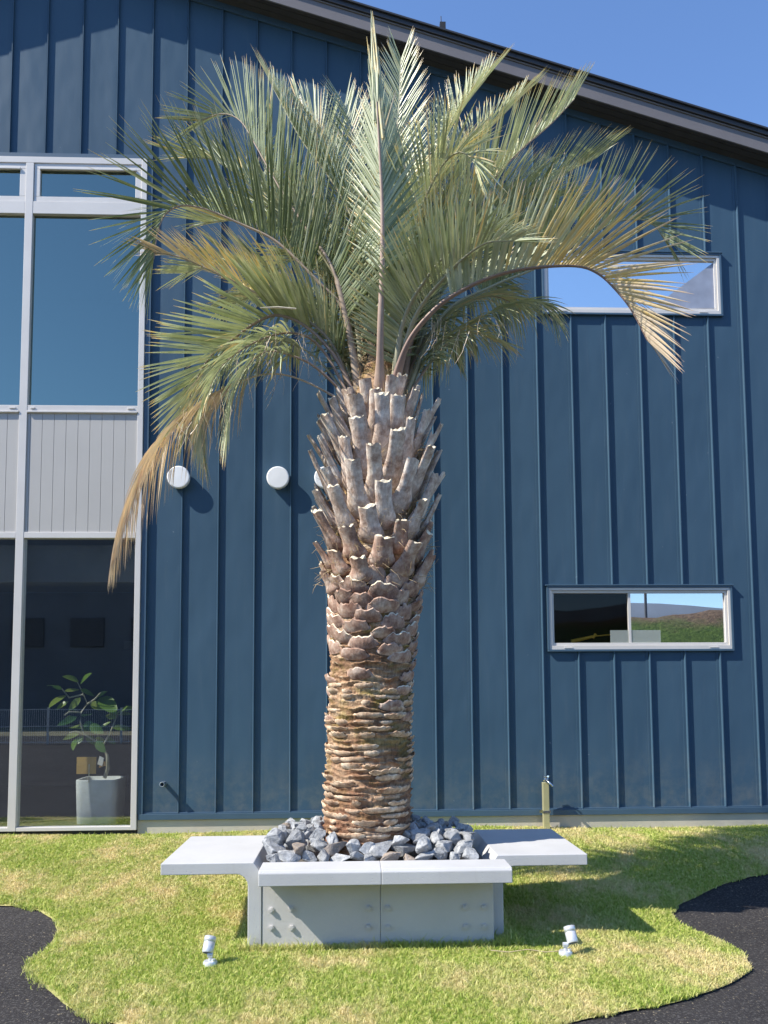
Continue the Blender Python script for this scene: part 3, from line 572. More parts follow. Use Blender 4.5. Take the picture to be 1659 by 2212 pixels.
def trunk():
    nt, z0, z1 = 280, zpx(1835), zpx(790); nz = 620; vs = []; rd = []; fs = []
    for j in range(nz + 1):
        z = z0 + (z1 - z0) * j / nz; r0 = core_r(z); cx = core_x(z); fade = 1 - .8 * ss(zpx(1300), zpx(1200), z)
        for i in range(nt):
            a = 2 * PI * i / nt; ca, sa = math.cos(a), math.sin(a)
            wv = noise.noise((ca * 1.6, sa * 1.6, z * 2.2)) * .030 + noise.noise((ca * 5, sa * 5, z * 5 + 7)) * .011
            ph = ((z + wv + a * .0045) / .036) % 1.0                # one ring every 3.6 cm, sharp lip at its top
            cell = math.floor((z + wv + a * .0045) / .036)
            amp = .25 + 1.25 * max(0, noise.noise((ca * 2.6 + cell * 3.1, sa * 2.6, cell * 1.7)) + .25)
            saw = (ph ** 1.6) * (1 - ss(.86, 1.0, ph))
            fn = noise.noise((ca * 14, sa * 14, z * 34)) * .004 + noise.noise((ca * 30, sa * 30, z * 60)) * .0022
            d = saw * .026 * amp + fn; lip = saw * min(1, amp)
            r = r0 - .012 + d * fade
            vs.append((cx + ca * r, TY + sa * r, z)); rd.append(lip * (.5 + .8 * noise.noise((ca * 6, sa * 6, z * 12 + 3))))
    for j in range(nz):
        for i in range(nt): fs.append((j * nt + i, j * nt + (i + 1) % nt, (j + 1) * nt + (i + 1) % nt, (j + 1) * nt + i))
    m = MB(); m.add(vs, fs, 0, True)
    # old leaf scars: broken crescent stubs standing out of the bark
    rs = random.Random(4)
    for k in range(105):
        u = k / 105; z = zpx(1585) + (zpx(1262) - zpx(1585)) * (u ** .72); a = k * 2.39996 + rs.uniform(-.15, .15)
        if u < .38 and rs.random() < .55: continue
        scale_stub(m, z, a, rs, .034 + .050 * u, .13 + .07 * rs.random() + .02 * u, .010 + .006 * u)
    for k in range(230):
        u = (k + rs.random()) / 230; z = zpx(1800) + (zpx(1480) - zpx(1800)) * u; z = math.floor(z / .036) * .036 + .030 + rs.uniform(-.004, .004); a = rs.uniform(0, 2 * PI)
        scale_stub(m, z, a, rs, rs.uniform(.008, .038), rs.uniform(.05, .20), rs.uniform(.002, .008), rs.uniform(.9, 1.4), 3)
    n0 = nt * (nz + 1); o = m.build('trunk', [m_bark, m_bootlow, m_cut, m_flake], None, 0, False); pk(o)
    at = o.data.attributes.new('ridge', 'FLOAT', 'POINT'); at.data.foreach_set('value', rd + [0.] * (len(o.data.vertices) - n0))
def scale_stub(m, z, a, rs, ln, wd, th, tl=None, mi=1):
    r0 = core_r(z) - .02; cx = core_x(z); nu = 11; vs = []; ns = 5; jag = [rs.uniform(-.5, .4) for _ in range(nu)]
    tilt = tl or rs.uniform(.35, .8)
    for s in range(ns):
        t = s / (ns - 1)
        for side in (1, -1):
            for i in range(nu):
                u = i / (nu - 1) * 2 - 1; env = math.sqrt(max(0, 1 - u * u)); aa = a + u * wd * .5 / r0 * (1 - .12 * t)
                out = .012 + t * ln * math.sin(tilt) * (.35 + .65 * env) + (side * th * .5 * env * (1 - .4 * t)) + (math.sin(t * PI) * .007 * env)
                up = t * ln * math.cos(tilt) * (.4 + .6 * env) + (jag[i] * ln * .45 if s == ns - 1 else 0) - env * .022 * (1 - t) - side * th * .3 * env
                r = r0 + out; vs.append((cx + math.cos(aa) * r, TY + math.sin(aa) * r, z + up))
    N = nu * 2; fs = []
    for s in range(ns - 1):
        for side in (0, 1):
            for i in range(nu - 1):
                A = s * N + side * nu + i; q = (A, A + 1, A + 1 + N, A + N); fs.append(q if side == 0 else q[::-1])
        for e in (0, nu - 1): A = s * N + e; fs.append((A, A + N, A + N + nu, A + nu))
    m.add(vs, fs, mi, True); k = (ns - 1) * N; m.add([vs[k + i] for i in range(N)], [(i, i + 1, nu + i + 1, nu + i) for i in range(nu - 1)], mi if rs.random() < .6 or mi == 3 else 2)
trunk()
# stubs of cut leaf stalks, spiralling up under the crown
def boot(z, a, ln, wb, we, th, tilt0, tilt1, rs, low):
    r0 = core_r(z) - .03; cx = core_x(z); ns, nu = 9, 7; er = Vector((math.cos(a), math.sin(a), 0)); et = Vector((-math.sin(a), math.cos(a), 0)); up = Vector((0, 0, 1))
    p = Vector((cx, TY, z)) + er * r0; org = p.copy(); vs = []; yaw = rs.uniform(-.12, .12); twist = rs.uniform(-.15, .15); cut = rs.uniform(-.5, .7)
    p = p - up * .05
    for s in range(ns):
        t = s / (ns - 1); ti = tilt0 + (tilt1 - tilt0) * min(1, t * 1.6); d = (er * math.sin(ti) + up * math.cos(ti) + et * yaw * t).normalized()
        if s: p = p + d * ((ln + .05) / (ns - 1))
        nrm = (er - d * er.dot(d)).normalized(); sd_ = d.cross(nrm); sd_ = (sd_ + nrm * twist * t).normalized()
        w_ = we + (wb - we) * (1 - ss(0, .62, t)); 
        if t < .25: w_ *= .72 + .28 * math.sqrt(t / .25)
        tk = th * (1.25 - .45 * t) * (1 + .5 * math.exp(-((t - .22) / .16) ** 2) * low); lift = 0
        row = []
        for i in range(nu):                       # outer, convex side
            u = i / (nu - 1) * 2 - 1; row.append(p + sd_ * u * w_ * .5 + nrm * (tk * (1 - .75 * u * u)))
        for i in range(nu - 1, -1, -1):           # inner side, slightly hollow
            u = i / (nu - 1) * 2 - 1; row.append(p + sd_ * u * w_ * .5 * .96 + nrm * (-tk * .12 + tk * .22 * u * u))
        if s == ns - 1: row = [q + d * (cut * .55 * ((q - p).dot(nrm)) + rs.uniform(-.012, .012)) for q in row]
        else: row = [q + nrm * .003 * noise.noise(q * 22) + sd_ * .004 * noise.noise(q * 15 + Vector((9, 0, 0))) for q in row]
        vs += row
    N = nu * 2; m = MB(); m.add(vs, [(s * N + i, s * N + (i + 1) % N, (s + 1) * N + (i + 1) % N, (s + 1) * N + i) for s in range(ns - 1) for i in range(N)], 0, True)
    top = vs[-N:]; m.add(top, [(i, i + 1, N - 2 - i, N - 1 - i) for i in range(nu - 1)], 1)
    return pk(m.build('leaf_base', [m_bootlow if low > .75 else m_boot, m_cut]))
rs = random.Random(11); NB = 98
zb0, zb1 = zpx(1262), zpx(885)
for k in range(NB):
    u = k / (NB - 1); z = zb0 + (zb1 - zb0) * (u ** 1.0) + rs.uniform(-.01, .01); a = k * 2.39996 + rs.uniform(-.08, .08) + 1.1
    ln = .12 + .19 * ss(0, .6, u) - .10 * ss(.75, 1, u) + rs.uniform(-.05, .05); wb = .20 - .065 * u; we = .112 - .036 * u + rs.uniform(-.012, .014)
    boot(z, a, ln, wb, we, .036 - .014 * u, .86 - .25 * u + rs.uniform(-.08, .08), .62 - .26 * u + rs.uniform(-.12, .12), rs, 1 - u)
# fibre mat between the stalks
m = MB(); rs = random.Random(5)
for k in range(2100):
    lowz = k > 800; z = zpx(rs.uniform(1270, 880) if lowz else rs.uniform(950, 700)); a = rs.uniform(0, 2 * PI); r = core_r(z) * (rs.uniform(.95, 1.2) if lowz else rs.uniform(.6, 1.05)) + .02; p = Vector((core_x(z) + math.cos(a) * r, TY + math.sin(a) * r, z)); pts = [p]
    d = Vector((math.cos(a) * .5 + rs.uniform(-.7, .7), math.sin(a) * .5 + rs.uniform(-.7, .7), rs.uniform(-.5, 1.2))).normalized(); l = rs.uniform(.03, .11)
    for i in range(3): d = (d + Vector((rs.uniform(-.4, .4), rs.uniform(-.4, .4), rs.uniform(-.5, .25)))).normalized(); p = p + d * l / 3; pts.append(p)
    m.tube(pts, [.0018, .0016, .0012, .0008], 3, 0, False)
pk(m.build('fibre', m_fibre, None, 0, False))
m = MB(); vs = []; nt = 40
for j in range(16):
    z = zpx(1000) + (zpx(690) - zpx(1000)) * j / 15; r = core_r(min(z, zpx(800))) * (.95 - .50 * (j / 15)) + .01
    for i in range(nt): a = 2 * PI * i / nt; q = r * (1 + .25 * noise.noise((math.cos(a) * 3, math.sin(a) * 3, z * 6))); vs.append((core_x(z) + math.cos(a) * q, TY + math.sin(a) * q, z))
m.add(vs, [(j * nt + i, j * nt + (i + 1) % nt, (j + 1) * nt + (i + 1) % nt, (j + 1) * nt + i) for j in range(15) for i in range(nt)] , 0, True); pk(m.build('crown_core', m_deepf, None, 0, False))

def catmull(P_, n):
    Q = [P_[0] * 2 - P_[1]] + P_ + [P_[-1] * 2 - P_[-2]]; out = []
    seg = len(P_) - 1
    for k in range(n + 1):
        t = k / n * seg; i = min(int(t), seg - 1); u = t - i; a, b, c, d = Q[i:i + 4]
        out.append(.5 * ((2 * b) + (c - a) * u + (2 * a - 5 * b + 4 * c - d) * u * u + (3 * b - a - 3 * c + d) * u ** 3))
    L = [0]
    for a, b in zip(out, out[1:]): L.append(L[-1] + (b - a).length)
    res = []; j = 0
    for k in range(n + 1):
        s = L[-1] * k / n
        while j < n - 1 and L[j + 1] < s: j += 1
        u = (s - L[j]) / max(1e-9, L[j + 1] - L[j]); res.append(out[j].lerp(out[j + 1], min(1, max(0, u))))
    return res, L[-1]
def frond(pts, seed, L=.60, t0=.22, dry=.12, drytip=.1, droop=.06, va=38, aa=58, twist=0, rdry=.12, n=None, wd=.0088, curl=0, gap=0, rad=1.):
    rs = random.Random(seed); P_ = [W(q[0], q[1], TY + q[2]) for q in pts]
    o2 = P_[1] - Vector((core_x(P_[0].z), TY, P_[0].z)); o2.z = 0; o2 = o2.normalized() * rs.uniform(.10, .15) if o2.length > .03 else Vector((0, -.12, 0)); P_[0] = Vector((core_x(P_[0].z), TY, zpx(rs.uniform(870, 905)))) + o2
    n_ = 60; C, LEN = catmull(P_, n_)
    out = (C[-1] - C[0]); out.z = 0
    if out.length < .15: out = Vector((math.cos(seed), math.sin(seed), 0))
    mid = C[n_ // 2] - C[0]; mid.z = 0; out = (out.normalized() + (mid.normalized() if mid.length > .05 else out * 0)).normalized(); Sd = Vector((out.y, -out.x, 0)); D = []; vs = []; fs = []; dv = []
    pairs = n or int(LEN * (1 - t0) / .0160)
    for k in range(pairs):
        for sg in (-1, 1):
            if rs.random() < .03 + gap: continue
            u = (k + rs.uniform(-.3, .3)) / (pairs - 1); u = min(1, max(0, u)); t = t0 + (1 - t0) * u; f = t * n_; i = min(int(f), n_ - 1); p = C[i].lerp(C[i + 1], f - i)
            T = (C[min(i + 2, n_)] - C[max(i - 1, 0)]).normalized(); S_ = (Sd - T * Sd.dot(T)).normalized(); U = S_.cross(T).normalized()
            tw = R(twist * (.3 + .7 * u)); S2 = S_ * math.cos(tw) + U * math.sin(tw); U2 = U * math.cos(tw) - S_ * math.sin(tw)
            a = R(aa + 12 - 46 * u ** 1.3 + rs.uniform(-4, 4)); v_ = R(va * (1 - .35 * u) + rs.uniform(-7, 7))
            d = (T * math.cos(a) + (S2 * sg * math.cos(v_) + U2 * math.sin(v_)) * math.sin(a)).normalized()
            ln = L * (.45 + .55 * math.sin(PI * min(1, .12 + u * .78)) ) * rs.uniform(.9, 1.06) * (1 - .18 * u); w_ = wd * (1 - .35 * u) * rs.uniform(.85, 1.1)
            # V-folded blade, its face turned to the upper side of the leaf
            nr = (U2 * .8 + T * .35 - S2 * sg * .3 + Vector((rs.uniform(-.2, .2),) * 3)); ns = 6; q = p.copy(); n0 = len(vs)
            dl = dry + drytip * u + rs.gauss(0, .06) + (.35 if rs.random() < .03 else 0); g = droop * rs.uniform(.5, 1.5) * (1.8 if rs.random() < .06 else 1)
            bx = rs.gauss(0, .05)
            for s in range(ns + 1):
                tt = s / ns
                if s: dd = (d + Vector((0, 0, -1)) * g * tt * 1.6 + S2 * bx * tt + T * curl * tt).normalized(); q = q + dd * ln / ns
                else: dd = d
                nn = (nr - dd * nr.dot(dd)).normalized(); sd_ = dd.cross(nn); ww = w_ * (1 if tt < .45 else (1 - (tt - .45) / .55) ** .8 * .93 + .07) * (.55 + .45 * min(1, tt * 5))
                vs.extend((q - sd_ * ww + nn * ww * .45, q, q + sd_ * ww + nn * ww * .45)); e = dl + .62 * max(0, tt - .80) / .20 * rs.uniform(.5, 1.2) + .0 * tt; dv.extend((e, e, e))
            for s in range(ns):
                for c_ in (0, 1): b = n0 + 3 * s + c_; fs.append((b, b + 1, b + 4, b + 3))
    m = MB(); m.add(vs, fs, 0, True); o = m.build('frond', m_leaf, None, 0, False); pk(o)
    at = o.data.attributes.new('dry', 'FLOAT', 'POINT'); at.data.foreach_set('value', dv)
    m = MB(); rad_ = [(.021 * (1 - t) ** 1.1 + .0042 + .018 * (1 - ss(0, .16, t))) * rad for t in [i / n_ for i in range(n_ + 1)]]; m.tube(C, rad_, 8, 0, True, .62)
    r_ = m.build('leaf_stalk', m_rachis, None, 0, False); pk(r_, o); at = r_.data.attributes.new('dry', 'FLOAT', 'POINT'); at.data.foreach_set('value', [rdry] * len(r_.data.vertices))
    return o
# (pixel x, pixel y, metres behind the trunk's axis) along each stalk
FR = [
 # back fronds first
 dict(pts=[(815, 850, .12), (790, 600, .35), (750, 420, .55), (700, 290, 0.6), (640, 215, 0.65)], L=.62, dry=.16, va=30),
 dict(pts=[(825, 850, .14), (835, 560, .40), (850, 360, 0.562), (862, 230, 0.6), (866, 130, 0.613)], L=.50, dry=.2, va=34),
 dict(pts=[(830, 850, .12), (890, 600, .40), (960, 420, 0.575), (1040, 300, 0.625), (1120, 215, 0.663)], L=.62, dry=.2, va=30),
 dict(pts=[(835, 850, .12), (930, 650, .45), (1040, 540, 0.6), (1140, 480, 0.663), (1240, 470, 0.713)], L=.6, dry=.14, va=38),
 dict(pts=[(805, 850, .12), (740, 640, .45), (640, 530, 0.6), (540, 480, 0.65), (440, 480, 0.688)], L=.58, dry=.18, va=38),
 dict(pts=[(830, 850, .15), (865, 720, .45), (905, 660, 0.613), (945, 680, 0.688), (970, 760, 0.738)], L=.5, dry=.1, droop=.5, va=5),
 dict(pts=[(800, 850, .15), (765, 720, .45), (735, 650, 0.613), (715, 660, 0.688), (705, 720, 0.738)], L=.5, dry=.1, droop=.5, va=5),
 dict(pts=[(825, 840, .15), (850, 690, .4), (930, 590, 0.588), (1030, 590, 0.663), (1110, 660, 0.713)], L=.52, dry=.16, droop=.4, va=10),
 dict(pts=[(805, 840, .15), (770, 660, .4), (700, 570, 0.588), (620, 560, 0.638), (560, 600, 0.688)], L=.5, dry=.22, droop=.3, va=15),
 dict(pts=[(812, 850, .1), (805, 640, .3), (790, 460, .5), (770, 330, 0.588), (745, 230, 0.638)], L=.55, dry=.2, va=32),
 dict(pts=[(826, 850, .1), (860, 640, .25), (905, 480, .4), (960, 370, .5), (1030, 300, 0.562)], L=.55, dry=.22, va=34),
 # upper left pair
 dict(pts=[(795, 830, 0), (728, 605, -.05), (665, 499, 0), (600, 399, .05), (553, 315, .1), (520, 262, .15), (480, 246, .2), (430, 262, .25)], L=.60, dry=.10, va=52, twist=-12, rdry=.5),
 dict(pts=[(790, 835, 0), (745, 680, 0), (690, 612, 0), (600, 524, .02), (525, 486, .05), (450, 454, .08), (395, 444, .1), (358, 462, .1), (340, 505, .1), (332, 560, .1)], L=.76, dry=.02, va=55, twist=-8, aa=56, t0=.40, rdry=.5, drytip=.05),
 dict(pts=[(790, 840, .05), (715, 740, .05), (625, 669, .1), (540, 626, .1), (475, 594, .1), (390, 556, .1), (335, 546, .1)], L=.44, dry=.10, va=25, drytip=.85, rdry=.4),
 # right side
 dict(pts=[(835, 840, 0), (862, 640, .05), (900, 480, .0), (945, 375, -.1), (985, 331, -.2), (1018, 342, -.25), (1032, 385, -.3)], L=.58, dry=.22, va=28, droop=.12),
 dict(pts=[(845, 840, .05), (910, 640, .1), (1010, 460, .2), (1110, 340, .25), (1190, 268, .3), (1240, 215, .35)], L=.58, dry=.24, va=45, twist=10, rdry=.75),
 dict(pts=[(850, 840, .05), (950, 690, .1), (1060, 620, .15), (1160, 578, .2), (1250, 525, .25), (1330, 480, .3), (1400, 478, .3), (1440, 520, .3)], L=.66, dry=.10, va=52, twist=10, t0=.42, drytip=.08),
 dict(pts=[(845, 850, -.1), (880, 745, -.25), (940, 668, -.35), (1003, 625, -.4), (1068, 597, -.45), (1143, 580, -.5), (1243, 575, -.5), (1293, 592, -.5), (1333, 630, -.5), (1365, 672, -.5), (1398, 735, -.5)], L=.62, dry=.27, drytip=.55, va=52, twist=8, t0=.34, rdry=.7, droop=.05, wd=.011),
 dict(pts=[(862, 868, 0), (931, 781, .05), (985, 723, .1), (1050, 680, .1), (1110, 655, .15), (1170, 655, .2), (1200, 690, .2)], L=.40, dry=.18, va=0, droop=.75, rdry=.6, rad=.7, gap=.15),
 dict(pts=[(855, 850, .05), (915, 740, .2), (985, 668, .35), (1060, 640, .5), (1120, 660, 0.562)], L=.42, dry=.25, va=10, droop=.4, rdry=.6),
 dict(pts=[(840, 840, -.05), (870, 700, -.2), (930, 590, -.4), (1000, 520, -.5), (1070, 500, -.6)], L=.48, dry=.18, va=40),
 # centre, towards the viewer
 dict(pts=[(820, 860, -.18), (822, 700, -.26), (826, 560, -.30), (825, 430, -.32), (820, 330, -.34), (814, 220, -.35)], L=.50, dry=.12, va=30, aa=32, t0=.42, rdry=.8, twist=20),
 dict(pts=[(830, 850, -.05), (848, 700, 0), (870, 560, .05), (880, 430, .1), (868, 320, .1), (848, 240, .1)], L=.50, dry=.2, va=30, aa=46, rdry=.3),
 # low left: green then dead
 dict(pts=[(770, 870, -.05), (728, 778, 0), (665, 708, .05), (600, 681, .1), (550, 699, .12), (500, 736, .15), (455, 770, .15), (420, 830, .15), (400, 895, .15)], L=.66, dry=.16, drytip=.14, va=18, droop=.03, t0=.36, aa=60, rdry=.6, twist=0, wd=.012),
 dict(pts=[(745, 870, -.05), (690, 800, -.1), (635, 770, -.15), (575, 759, -.2), (530, 795, -.2), (503, 850, -.2), (492, 920, -.2)], L=.52, dry=.22, va=0, droop=.45, t0=.42, rdry=.8, rad=.6),
 dict(pts=[(712, 872, 0), (655, 822, .05), (575, 808, .1), (500, 834, .15), (440, 872, .15), (380, 915, .15), (330, 980, .15), (292, 1050, .15), (265, 1120, .15), (250, 1180, .15)], L=.60, dry=.80, drytip=.05, va=-5, aa=46, droop=1.3, t0=.36, rdry=1., rad=.45, gap=.0, wd=.0115, n=75),
 dict(pts=[(765, 860, .05), (700, 760, 0), (640, 720, -.05), (560, 735, -.1), (480, 790, -.1), (440, 870, -.1)], L=.42, dry=.24, va=5, droop=.45, t0=.45, rdry=.6, rad=.7, gap=.1),
 dict(pts=[(818, 850, .1), (800, 600, .2), (740, 430, .25), (650, 300, .3), (590, 190, .35)], L=.56, dry=.18, va=40),
 dict(pts=[(835, 850, .1), (900, 650, .2), (1000, 500, .3), (1100, 430, .4), (1190, 430, .5)], L=.60, dry=.2, va=40),
 dict(pts=[(840, 850, 0), (890, 700, -.2), (960, 600, -.4), (1040, 530, -.6), (1110, 520, -.75)], L=.5, dry=.2, va=35),
 dict(pts=[(800, 850, .05), (770, 700, .1), (700, 560, .1), (620, 470, .1), (560, 440, .1)], L=.5, dry=.2, va=45),
 dict(pts=[(835, 850, .1), (880, 560, .3), (930, 370, .5), (990, 250, 0.562), (1050, 170, 0.588)], L=.6, dry=.22, va=40),
 dict(pts=[(845, 850, .1), (950, 640, .3), (1080, 500, .5), (1200, 390, 0.588), (1290, 340, 0.613)], L=.62, dry=.16, va=45),
 dict(pts=[(800, 850, .1), (700, 690, .2), (590, 610, .3), (480, 570, .4), (400, 590, .4)], L=.5, dry=.2, va=30),
 dict(pts=[(795, 850, .05), (740, 680, .25), (650, 540, .4), (560, 420, .5), (470, 350, 0.562), (400, 340, 0.562)], L=.58, dry=.16, va=45),
 dict(pts=[(760, 870, .0), (690, 780, .1), (600, 735, .15), (510, 760, .2), (450, 830, .2), (435, 930, .2), (440, 990, .2)], L=.46, dry=.3, va=5, droop=.6, t0=.35, rad=.6),
 dict(pts=[(860, 850, .0), (930, 760, .1), (1010, 720, .15), (1080, 740, .2)], L=.4, dry=.3, va=5, droop=.5, t0=.3, rad=.6),
 dict(pts=[(790, 850, .1), (720, 720, .3), (640, 660, .45), (560, 640, 0.562), (490, 660, 0.588)], L=.45, dry=.25, va=20, droop=.3),
]
for i, k in enumerate(FR): frond(seed=20 + i, **k)
# unopened spear
m = MB(); dv = []; rs = random.Random(8)
for k in range(16):
    a = rs.uniform(0, 2 * PI); y0 = rs.uniform(330, 230); top = rs.uniform(10, 140); r = .018; b = W(818 + rs.uniform(-6, 6), y0, TY - .34); t_ = W(806 + rs.uniform(-16, 16) * (1 if top > 60 else .3), top, TY - .34); pts = [b.lerp(t_, i / 6) + Vector((math.cos(a), math.sin(a), 0)) * r * (1 - i / 6) for i in range(7)]
    n0 = len(m.v); m.tube(pts, [.009, .010, .010, .009, .007, .004, .001], 4, 0, False, .4); dv += [.38 + rs.uniform(-.25, .2)] * (len(m.v) - n0)
o = m.build('spear_leaf', m_leaf, None, 0, False); pk(o); at = o.data.attributes.new('dry', 'FLOAT', 'POINT'); at.data.foreach_set('value', dv)
m = MB(); m.tube([W(640, 667, TY - .55), W(600, 664, TY - .56), W(562, 665, TY - .57)], [.006, .0085, .004], 8, 0, True, .6); o = m.build('broken_stalk', m_cut, None, 0, False); pk(o)
# dangling dead threads and the snapped stalk that sticks out to the left
m = MB(); rs = random.Random(9)
for k in range(60):
    sx, sy = rs.choice([(620, 720), (560, 790), (500, 860), (430, 900), (980, 700), (1060, 680), (640, 760)]); p = W(sx + rs.uniform(-50, 50), sy + rs.uniform(-20, 20), TY + rs.uniform(-.4, 0)); pts = [p]; d = Vector((rs.uniform(-.5, .5), rs.uniform(-.2, .2), -1))
    for i in range(5): d = (d + Vector((rs.uniform(-.4, .4), rs.uniform(-.2, .2), -.1))).normalized(); p = p + d * rs.uniform(.02, .07); pts.append(p)
    m.tube(pts, [.002, .002, .0018, .0015, .001, .0008], 3, 0, False)
o = m.build('dry_threads', m_leaf, None, 0, False); pk(o); o['kind'] = 'stuff'; at = o.data.attributes.new('dry', 'FLOAT', 'POINT'); at.data.foreach_set('value', [.85] * len(o.data.vertices))

# ------------------------------------------------------------------ rocks in the planter
def rockmesh(seed):
    rs = random.Random(seed); b = bmesh.new(); ex = (1, rs.uniform(.65, .95), rs.uniform(.5, .8))
    for _ in range(15):
        v = Vector((rs.gauss(0, 1), rs.gauss(0, 1), rs.gauss(0, 1))).normalized() * rs.uniform(.8, 1.05); b.verts.new((v.x * ex[0], v.y * ex[1], v.z * ex[2]))
    r = bmesh.ops.convex_hull(b, input=b.verts); bmesh.ops.delete(b, geom=[g for g in r['geom_interior'] if isinstance(g, bmesh.types.BMVert)], context='VERTS')
    bmesh.ops.bevel(b, geom=list(b.edges), offset=.035, segments=1, affect='EDGES'); bmesh.ops.triangulate(b, faces=b.faces); bmesh.ops.subdivide_edges(b, edges=b.edges, cuts=2)
    for v in b.verts: v.co += v.co.normalized() * (.07 * noise.noise(v.co * 2.3 + Vector((seed, 0, 0))) + .035 * noise.noise(v.co * 6 + Vector((0, seed, 0))))
    bmesh.ops.recalc_face_normals(b, faces=b.faces); me = bpy.data.meshes.new('rock'); b.to_mesh(me); b.free(); return me
protos = [rockmesh(i * 7 + 1) for i in range(14)]; protb = [rockmesh(200 + i) for i in range(2)]
for q in protos: q.materials.append(m_rock)
for q in protb: q.materials.append(m_rockb)
rs = random.Random(21); placed = []; lb = 'angular blue grey rock in the bed around the palm trunk'
def rock(x, y, z, s, me, lab):
    o = bpy.data.objects.new('rock', me); COL.objects.link(o); o.location = (x, y, z); o.scale = (s * rs.uniform(.9, 1.15), s * rs.uniform(.85, 1.1), s * rs.uniform(.85, 1.05)); o.rotation_euler = (rs.uniform(-.5, .5), rs.uniform(-.5, .5), rs.uniform(0, 6.28))
    tag(o, lab[0], 'rock', lab[1])
def front_row():
    for row, (yy, zz, s0) in enumerate(((PY0 + .120, .462, .070), (PY0 + .175, .505, .080), (PY0 + .24, .535, .074), (PY0 + .31, .55, .07))):
        x = PXL + .06
        while x < PXR - .05:
            s = s0 * rs.uniform(.8, 1.25)
            if math.hypot(x - TX, yy - TY) > .285 + (.04 if row < 2 else 0) - .04: rock(x + rs.uniform(-.01, .01), yy + rs.uniform(-.02, .02), zz + rs.uniform(-.008, .012), s, protos[rs.randrange(14)] if rs.random() > .08 else protb[rs.randrange(2)], GR)
            x += s * 1.30
GR = (lb, 'grey rocks in the planter'); GB = ('rust stained tan and grey rock in the bed around the trunk', 'rust stained rocks in the planter')
front_row()
for layer, (cnt, zb, smin, smax, dmin) in enumerate(((44, .435, .07, .09, .125), (60, .500, .062, .095, .112), (44, .540, .030, .055, .088))):
    pts_ = []; tries = 0
    while len(pts_) < cnt and tries < 9000:
        tries += 1; x = rs.uniform(PXL + .07, PXR - .07); y = rs.uniform(PY0 + .33, PY1 - .05); dt = math.hypot(x - TX, y - TY)
        if dt < .29 + .03 * (layer == 0) or any((x - a) ** 2 + (y - b) ** 2 < dmin ** 2 for a, b in pts_): continue
        pts_.append((x, y)); s = rs.uniform(smin, smax); edge_d = min(x - PXL, PXR - x, y - PY0 - .05, PY1 - y) + .02
        s = max(.045, min(s, edge_d + .03)) if layer < 2 else s; rock(x, y, zb + .055 * ss(.6, .3, dt) * (layer > 0) + .012 * rs.random(), max(.035, s), protos[rs.randrange(14)] if rs.random() > .06 else protb[rs.randrange(2)], None or (GR if True else GB))
for o in [o for o in COL.objects if o.name.startswith('rock')]:
    x, y = o.location.x, o.location.y
    wh = 'beside the left bench' if x < PXL + .28 else 'beside the right bench' if x > PXR - .28 else 'in front of the palm trunk, by the front lip' if y < TY - .22 else 'behind the palm trunk' if y > TY + .15 else 'close against the palm trunk'
    if o.data.materials and o.data.materials[0] is m_rockb: o['label'] = 'rust stained tan and grey rock ' + wh; o['group'] = GB[1]
    else: o['label'] = 'angular blue grey rock ' + wh

# ------------------------------------------------------------------ spotlights in the grass
def spot(px, py, hx, hy, lab, tilt_px):
    g = G(px, py); e = tag(empty('garden_spotlight', (g.x, g.y, g.z)), lab, 'spotlight', 'silver garden spotlights'); 
    m = MB(); m.tube([(0, 0, -.02), (0, 0, .022), (0, 0, .03)], [.036, .036, .032], 24); m.tube([(.018, -.012, .03), (.018, -.012, .042)], .010, 12); o = m.build('base', m_silver, e)
    m = MB(); m.tube([(0, 0, .031), (0, 0, .055)], .010, 12); m.tube([(-.013, 0, .06), (.013, 0, .06)], .013, 14); m.build('knuckle', m_silver, e, .001)
    top = W(hx, hy, g.y) - g; bot = Vector((0, 0, .068)); d = (top - bot); d.y = .04; L_ = d.length; d.normalize(); b0 = bot - d * .0 + Vector((tilt_px, 0, 0))
    pts = [b0, b0 + d * .006, b0 + d * (L_ - .03), b0 + d * (L_ - .029), b0 + d * (L_ - .027), b0 + d * (L_ - .026), b0 + d * L_, b0 + d * (L_ + .0005), b0 + d * (L_ - .012)]
    m = MB(); m.tube(pts, [.026, .029, .029, .0265, .0265, .0300, .0300, .025, .0245], 28, 0, False); m.add([], [])
    m.build('lamp_head', m_silver, e, 0); m = MB(); m.tube([pts[-1] - d * .002, pts[-1]], .0245, 20); m.build('lens', m_black, e)
    return e
s1 = spot(454, 2088, 458, 2028, 'silver garden spotlight standing nearly upright on the grass left of the planter', -.014)
s2 = spot(1222, 2066, 1217, 2006, 'silver garden spotlight on the grass right of the planter, leaning over', .040)
m = MB(); c_ = [(1222, 2062), (1180, 2066), (1140, 2060), (1100, 2066), (1060, 2062)]; m.tube([G(*q) + Vector((0, 0, .022)) for q in c_], .0025, 5)
tag(m.build('cable', simple('beige_cable', (.42, .33, .22), .6)), 'thin beige cable running over the grass from the leaning spotlight', 'cable')

